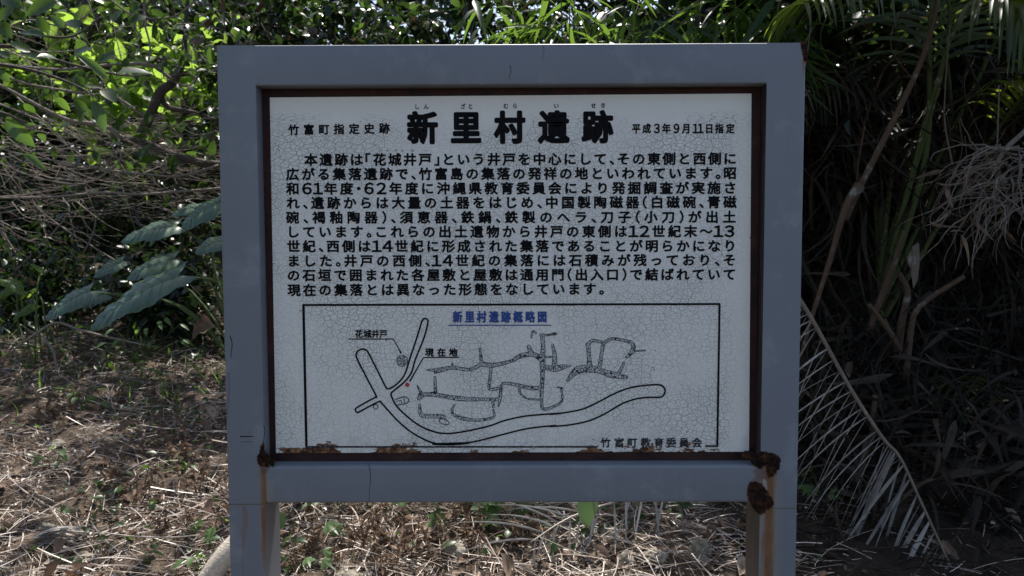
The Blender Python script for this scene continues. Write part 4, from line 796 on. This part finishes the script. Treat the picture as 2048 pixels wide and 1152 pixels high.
# second half buried dead frond behind the panel's foot
d2 = empty("dead_palm_frond", at(1330, 1090, 1.25), "pale dead palm frond lying under the middle of the bottom rail", "palm frond")
rp = [at(1330, 975, 1.25), at(1240, 1000, 1.2), at(1140, 1035, 1.1), at(1060, 1085, 1.0)]; R = catmull(rp, 8); m = MB(); m.tube(R, np.linspace(0.006, 0.002, len(R)), 6); m.build("rachis", M['straw'], d2)
m = MB()
for kx in range(14):
    i = int((kx + 0.5) / 14 * (len(R) - 1)); a_ = math.radians(rng.normal(262, 9)); d = np.array([math.cos(a_), -0.25, math.sin(a_)]); blade(m, R[i], d, np.array([1, 0.4, 0]), rng.uniform(0.2, 0.32), 0.010, 0.1, 6)
    a_ = math.radians(rng.normal(165, 8)); blade(m, R[i], np.array([math.cos(a_), 0.1, math.sin(a_)]), np.array([0, 0.5, 1]), rng.uniform(0.25, 0.4), 0.008, 0.5, 6)
m.build("leaflets", M['grayfrond'], d2)
# hanging scrap
hs = empty("dry_leaf_scrap", at(1945, 1075, 1.75), "torn pale leaf scrap hanging from a thin stick in the dark at lower right", "dead leaf")
m = MB(); m.tube(px3([(1928, 865), (1932, 930), (1936, 1000), (1944, 1085)], 1.75), [0.004, 0.006, 0.006, 0.005], 6); m.build("stick", M['palewood'], hs)
sc_ = [(1954, 936), (1960, 955), (1972, 964), (1972, 990), (1965, 1010), (1968, 1051), (1955, 1035), (1940, 1026), (1945, 990), (1950, 960), (1956, 990)]
m = MB(); V = [at(a_, b_, 1.72 + 0.03 * math.sin(i * 2.1)) for i, (a_, b_) in enumerate(sc_)]; m.add(V, [np.array([(i, (i + 1) % 10, 10) for i in range(10)])]); m.build("blade", M['palewood'], hs)

# dark trees at the right; unseen overhead tips added to close the shade
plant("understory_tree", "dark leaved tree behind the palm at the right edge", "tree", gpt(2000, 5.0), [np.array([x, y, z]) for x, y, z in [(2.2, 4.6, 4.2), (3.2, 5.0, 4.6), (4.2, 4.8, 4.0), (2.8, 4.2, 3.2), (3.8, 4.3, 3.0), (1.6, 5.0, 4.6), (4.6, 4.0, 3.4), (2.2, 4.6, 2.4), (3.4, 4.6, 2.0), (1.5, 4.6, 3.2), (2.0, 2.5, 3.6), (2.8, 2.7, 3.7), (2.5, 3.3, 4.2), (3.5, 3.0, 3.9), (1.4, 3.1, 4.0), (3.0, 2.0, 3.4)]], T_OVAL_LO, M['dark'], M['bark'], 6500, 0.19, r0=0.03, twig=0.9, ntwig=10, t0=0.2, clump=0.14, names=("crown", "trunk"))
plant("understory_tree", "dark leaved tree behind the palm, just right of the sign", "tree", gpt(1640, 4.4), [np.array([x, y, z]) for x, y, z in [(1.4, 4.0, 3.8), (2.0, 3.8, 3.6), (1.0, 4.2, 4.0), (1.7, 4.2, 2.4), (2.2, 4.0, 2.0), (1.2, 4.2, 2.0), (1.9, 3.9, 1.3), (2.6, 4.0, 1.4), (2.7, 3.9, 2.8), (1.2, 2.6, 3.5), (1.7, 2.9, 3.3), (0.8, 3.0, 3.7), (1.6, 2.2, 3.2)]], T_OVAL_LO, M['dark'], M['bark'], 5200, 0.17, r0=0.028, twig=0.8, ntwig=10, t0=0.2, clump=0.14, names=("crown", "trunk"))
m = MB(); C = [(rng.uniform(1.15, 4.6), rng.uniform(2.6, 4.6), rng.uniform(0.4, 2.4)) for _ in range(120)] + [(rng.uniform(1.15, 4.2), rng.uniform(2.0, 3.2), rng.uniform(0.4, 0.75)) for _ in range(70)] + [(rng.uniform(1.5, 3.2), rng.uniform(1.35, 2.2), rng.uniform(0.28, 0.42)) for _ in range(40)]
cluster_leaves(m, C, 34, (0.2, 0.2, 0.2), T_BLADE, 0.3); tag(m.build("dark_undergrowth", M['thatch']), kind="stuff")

# ------------------------------------------------------------------ litter
def on_ground(n, xr=(-4.2, 4.2), yr=(0.55, 4.6), lift=0.0):
    x = rng.uniform(*xr, n); y = yr[0] + (yr[1] - yr[0]) * rng.random(n) ** 1.25; return np.stack([x, y, ground_z(x, y) + lift], 1)
def clump(P, lo, keep=0.2, sc=3.0, seed=0.0):
    v = np.array([noise.fractal(Vector((p[0] * sc, p[1] * sc, seed)), 0.8, 2.0, 3) for p in P]); return P[((v > lo) | (rng.random(len(P)) < keep)) & (rng.random(len(P)) > 0.88 * smooth(P[:, 0], 0.55, 1.25))]  # pale litter thinned at the right to keep the shaded ground dark
def flat_dirs(n, tilt=0.15): a_ = rng.uniform(0, 2 * np.pi, n); return np.stack([np.cos(a_), np.sin(a_) , rng.normal(0.02, tilt, n)], 1)
m = MB()
for T_, cnt, sd_ in ((T_STRAW, 34000, 0.0), (T_BENT, 34000, 0.7)):
    P = clump(on_ground(cnt), -0.02, 0.35, 3.0, sd_); N = len(P); P[:, 2] += np.abs(rng.normal(0.012, 0.02, N)); L_ = 0.04 + 0.24 * rng.random(N) ** 2.2
    scatter(m, T_, P, flat_dirs(N, 0.2) + np.array([0.35, 0.15, 0]), UP + rv(N, 0.4), L_, rng.uniform(0.0012, 0.0035, N) / (0.02 * L_) if T_ is T_STRAW else 1.0)
tag(m.build("straw_litter", M['straw']), kind="stuff")
m = MB(); P = clump(on_ground(8000, lift=0.014), 0.05, 0.25, 2.5, 5.0); N = len(P); P[:, 2] += rng.uniform(0, 0.02, N); scatter(m, T_CURL, P, flat_dirs(N, 0.3), UP + rv(N, 0.6), 0.015 + 0.085 * rng.random(N) ** 3, rng.uniform(0.6, 1.2, N)); tag(m.build("leaf_litter", M['brownleaf']), kind="stuff")
m = MB(); P = clump(on_ground(26000, lift=0.012), -0.05, 0.35, 3.0, 2.0); N = len(P); scatter(m, T_CURL, P, flat_dirs(N, 0.5), UP + rv(N, 0.8), rng.uniform(0.008, 0.028, N)); tag(m.build("leaf_crumbs", M['rustleaf']), kind="stuff")
m = MB(); P = clump(on_ground(24000, lift=0.01), 0.0, 0.15, 4.0, 9.0); N = len(P); scatter(m, T_CHIP, P, flat_dirs(N, 0.5), UP + rv(N, 0.7), rng.uniform(0.008, 0.03, N)); tag(m.build("bark_chips", M['straw']), kind="stuff")
# withered brown weeds
m = MB(); spots = [gpt(px, Yq) for px, Yq in [(600, 1.05), (710, 1.1), (790, 1.05), (760, 1.3), (860, 1.1), (930, 1.2), (340, 1.3), (250, 1.6), (330, 2.0), (400, 1.7), (120, 2.4), (300, 2.6), (1010, 1.15)]]
for s0 in spots:
    for _ in range(9):
        b0 = s0 + rv(1, 0.07)[0] * np.array([1, 1, 0]); b0[2] = gz(b0[0], b0[1]); e = b0 + np.array([rng.normal(0, 0.05), rng.normal(0, 0.05), rng.uniform(0.06, 0.2)]); q = catmull([b0, (b0 + e) / 2 + rv(1, 0.012)[0], e], 4); m.tube(q, 0.0016, 4)
        i = rng.integers(1, len(q), 12); scatter(m, T_CURL, q[i], rv(12) - UP * 0.5, UP + rv(12, 0.6), rng.uniform(0.015, 0.035, 12), 0.8)
tag(m.build("withered_weeds", M['rustleaf']), kind="stuff")
# low green ground plants
m = MB(); N = 2600; P = clump(on_ground(N, (-4, 1.2), (1.0, 4.6), 0.03), 0.1, 0.15, 1.6, 3.0); N = len(P); P[:, 2] += rng.uniform(0, 0.08, N); scatter(m, T_OVAL, P, flat_dirs(N, 0.35), UP + rv(N, 0.4), rng.uniform(0.02, 0.06, N))
x = rng.uniform(-4.2, -1.0, 1100); y = rng.uniform(3.0, 4.6, 1100); P = np.stack([x, y, ground_z(x, y) + rng.uniform(0.01, 0.22, 1100) * rng.random(1100)], 1); scatter(m, T_LANCE, P, rv(1100) + UP * 0.3, UP + rv(1100, 0.5), rng.uniform(0.03, 0.10, 1100))
tag(m.build("ground_cover", M['mid']), kind="stuff")
m = MB(); N = 220; P = on_ground(N, (-4, -1.2), (2.4, 4.2)); scatter(m, T_BLADE, P, rv(N, 0.5) + UP, rv(N), rng.uniform(0.08, 0.22, N), 0.6); tag(m.build("grass", M['weed']), kind="stuff")

# single weeds
def weed(px, Yq, n, size, label, T=T_IVY, h=0.10, name="ivy_seedling", cat="seedling", mat='weed'):
    b0 = gpt(px, Yq); root = empty(name, b0, label, cat); lm, sm_ = MB(), MB()
    for i in range(n):
        a_ = rng.uniform(0, 6.28); h = max(h, 0.13) if T is T_IVY else h; e = b0 + np.array([math.cos(a_) * h * 0.8, math.sin(a_) * h * 0.6, h * rng.uniform(0.4, 1.2)]); sm_.tube(catmull([b0, (b0 + e) / 2 + UP * 0.02, e], 3), 0.0016, 4)
        scatter(lm, T, [e], [[math.cos(a_), math.sin(a_) - 0.4, -0.35]], [[rng.normal(0, 0.2), -0.5, 0.8]], size * (1.35 if T is T_IVY else 1) * rng.uniform(0.7, 1.2))
    lm.build("foliage", M[mat], root); sm_.build("stem", M['stem'], root)
for args in [(605, 1.25, 3, 0.075, "ivy seedling with one broad pale leaf beside the left leg"), (670, 1.5, 5, 0.06, "ivy seedling under the left part of the bottom rail"), (735, 1.5, 5, 0.06, "ivy seedling below the hairline crack of the bottom rail"), (855, 1.45, 6, 0.075, "dark ivy seedling under the rail, left of its middle"),
             (930, 1.35, 7, 0.085, "largest ivy seedling under the middle of the rail"), (985, 1.4, 6, 0.08, "ivy seedling right of the largest one under the rail"), (1035, 1.3, 5, 0.07, "ivy seedling next to the dead frond under the rail"),
             (585, 1.02, 6, 0.06, "bright weed at the very foot of the left leg"), (1650, 1.6, 6, 0.06, "green seedling right of the right leg in the shade")]: weed(*args)
for args in [(385, 1.05, 7, 0.055, "sunlit green weed at the bottom left near the left leg", T_OVAL, 0.09), (420, 1.3, 4, 0.085, "single broad leaved weed left of the left leg", T_OVAL, 0.08), (350, 1.8, 6, 0.055, "small green weed in the straw halfway up the bank", T_OVAL, 0.08), (160, 2.5, 8, 0.06, "pale leaved weed in the dry straw at the left", T_OVAL, 0.12),
             (250, 2.7, 9, 0.06, "silvery weed at the edge of the shade below the elephant ear leaves", T_LANCE, 0.2), (285, 3.2, 14, 0.09, "fine leaved upright herb under the elephant ear leaves", T_LANCE, 0.3), (100, 1.9, 5, 0.06, "little weed on the bank at the far left", T_OVAL, 0.08)]: weed(*args, name="broadleaf_weed", cat="weed")
m = MB(); B = at(1172, 985, 1.1); scatter(m, leaf_tmpl(8, lambda t: 1.35 * (t + 0.02) ** 0.45 * (1 - t) ** 0.85 + 0.004, 0.3, 0.15), [B], [np.array([0.05, -0.1, -1.0])], [np.array([0.25, -1, 0.25])], 0.14); q = [B, B + np.array([0.05, 0.12, 0.15]), gpt(1230, 1.6)]; m.tube(catmull(q, 4), 0.003, 5)
tag(m.build("hanging_leaf", M['ear'], None, gpt(1230, 1.6)), "single pointed green leaf hanging below the middle right of the bottom rail", "leaf")

# stones
k = NT("limestone"); o = k.obj(); n1 = k.noise(o, 18, 6, 0.7); n2 = k.noise(o, 60, 4)
c = k.ramp(n1.outputs[0], [(0.3, (0.10, 0.088, 0.066)), (0.5, (0.23, 0.205, 0.165)), (0.68, (0.42, 0.39, 0.33))]); c = k.mix(k.step(n2.outputs[0], 0.58, 0.7), c, (0.08, 0.08, 0.055))
b = k.bsdf(c, 0.9, 0.2); k.l(k.bump(k.math('ADD', n1.outputs[0], k.math('MULTIPLY', n2.outputs[0], 0.4)), 1.0, 0.02), b.inputs["Normal"]); M['stone'] = k.done(b.outputs[0])
import bmesh
def rock(px, Yq, s, label, sq=(1, 0.8, 0.7)):
    b0 = gpt(px, Yq); bm = bmesh.new(); bmesh.ops.create_icosphere(bm, subdivisions=4, radius=1.0); sd_ = Vector(rv(1, 9)[0]); V = []
    for v in bm.verts:
        n_ = v.co.normalized(); f = 1 + 0.35 * noise.fractal(n_ * 1.3 + sd_, 0.8, 2, 4) - 0.18 * abs(noise.cell(n_ * 1.6 + sd_)); V.append(b0 + np.array(n_) * f * s * np.array(sq) + UP * 0.05 * s)
    F = np.array([[v.index for v in f.verts] for f in bm.faces]); bm.free(); m = MB(); m.add(V, [F]); tag(m.build("rock", M['stone'], None, b0), label, "rock", "stones on the bank")
for a_ in [(785, 1.2, 0.045, "pale upright stone under the rail, right of the brown weeds", (0.7, 0.6, 1.1)), (905, 1.12, 0.06, "grey mottled stone under the rail near the ivy seedlings", (0.9, .8, .8)), (850, 1.0, 0.03, "small chalky stone at the bottom edge in the dead weeds"), (1255, 1.02, 0.05, "mossy stone at the bottom under the fallen branch", (.8, .7, 1)),
           (1310, 1.05, 0.05, "lumpy brown stone right of the fallen branch", (1.2, .8, .8)), (1405, 1.05, 0.065, "fibrous pale stone nearest the right leg", (.7, .7, 1.2)), (1370, 1.6, 0.11, "big shaded stone block tucked beneath the rail at right", (1.2, .7, .9)), (100, 2.1, 0.05, "flat pale stone on the sunlit bank at far left", (1.2, .8, .5)),
           (75, 1.35, 0.05, "white stone at the lower left in the straw", (1, .8, .6)), (150, 1.15, 0.04, "buff stone at the lower left below the white one", (1.2, .8, .6)), (690, 0.98, 0.05, "earthy stone at the bottom just right of the left leg", (1.3, .9, .6)), (640, 1.1, 0.03, "crumbly clod in the soil beside the left leg", (1.2, .9, .7)), (1215, 1.2, 0.05, "dark stone behind the dead frond under the rail", (1, .8, .8))]: rock(*a_)
# fallen branch, log, twigs
def wood(name, label, L, Y, r, mat, cat, dy=0.0, n=8):
    P = px3(L, Y, dy); m = MB(); m.tube(P, r, n); return tag(m.build(name, mat, None, P[0]), label, cat)
wood("fallen_branch", "pale fallen branch slanting under the rail towards the right", [(1085, 1190), (1140, 1150), (1200, 1120), (1260, 1090), (1325, 1066)], 1.0, [0.010, 0.012, 0.011, 0.009], M['palewood'], "branch", 0.0875)
wood("fallen_branch", "dark short branch lying behind the pale fallen branch", [(1255, 1100), (1300, 1090), (1350, 1085), (1390, 1078)], 1.25, [0.010, 0.012, 0.009], M['bark'], "branch", 0.02)
LOGP = px3([(500, 1050), (470, 1085), (440, 1125), (400, 1190), (380, 1230)], 1.05, -0.04)
lgm = MB(); lgm.tube(LOGP, [0.022, 0.036, 0.042, 0.042], 14)
for q_ in range(110):
    a_ = rng.uniform(0, 6.28); r_ = rng.uniform(0.034, 0.05); i0 = rng.integers(0, 8); i1 = rng.integers(i0 + 5, len(LOGP) + 1)
    lgm.tube([p_ + np.array([math.cos(a_), 0.4 * math.sin(a_), math.sin(a_)]) * r_ * (0.55 + 0.5 * k_ / len(LOGP)) + rv(1, 0.002)[0] for k_, p_ in enumerate(LOGP) if i0 <= k_ < i1], 0.0026, 4)
tag(lgm.build("cut_log", M['fibre'], None, LOGP[0]), "sunlit pale fibrous log end at the foot of the left leg", "log")
wood("fallen_twig", "crooked grey twig lying across the weeds at the left", [(15, 710), (40, 690), (80, 662), (115, 645), (160, 660), (220, 675), (290, 690)], 3.0, [0.005, 0.008, 0.008, 0.005], M['twig'], "twig")
wood("fallen_twig", "thin forked twig standing in the straw at the left", [(82, 668), (105, 700), (112, 730), (111, 760)], 2.95, [0.008, 0.007, 0.004], M['twig'], "twig")
wood("fallen_twig", "long straight straw coloured twig on the bank near the left leg", [(210, 1066), (270, 1073), (340, 1075), (400, 1070)], 1.05, [0.003, 0.003, 0.002], M['straw'], "twig")
wood("fallen_twig", "thin bent twig arching under the rail at the right", [(1160, 1075), (1190, 1040), (1215, 1028), (1240, 1045), (1260, 1090), (1300, 1150)], 1.15, [0.0025, 0.0022, 0.002], M['straw'], "twig")
# brown withered big leaf by the post, and white dead leaf at the lower left
m = MB(); B = at(430, 655, 3.0); scatter(m, leaf_tmpl(6, oval(0.9), 0.9, 0.5, 0.08), [B], [np.array([-1, -0.2, -0.15])], [np.array([0, -0.7, 0.7])], 0.16); tag(m.build("withered_leaf", M['rustleaf'], None, gpt(430, 3.0)), "crumpled brown leaf beside the left post under the elephant ear leaves", "dead leaf")
m = MB(); B = gpt(60, 1.2) + UP * 0.05
for i in range(9): scatter(m, T_BLADE, [B + rv(1, 0.015)[0]], [np.array([0.8, 0.5, 0.15]) + rv(1, 0.12)[0]], [UP + rv(1, 0.5)[0]], rng.uniform(0.14, 0.22), 1.3)
tag(m.build("dry_palm_scrap", M['grayfrond'], None, gpt(60, 1.2)), "whitish torn palm scrap in the straw at the lower left", "dead leaf")
for o_ in bpy.data.objects:
    if '_w' in o_: del o_['_w']
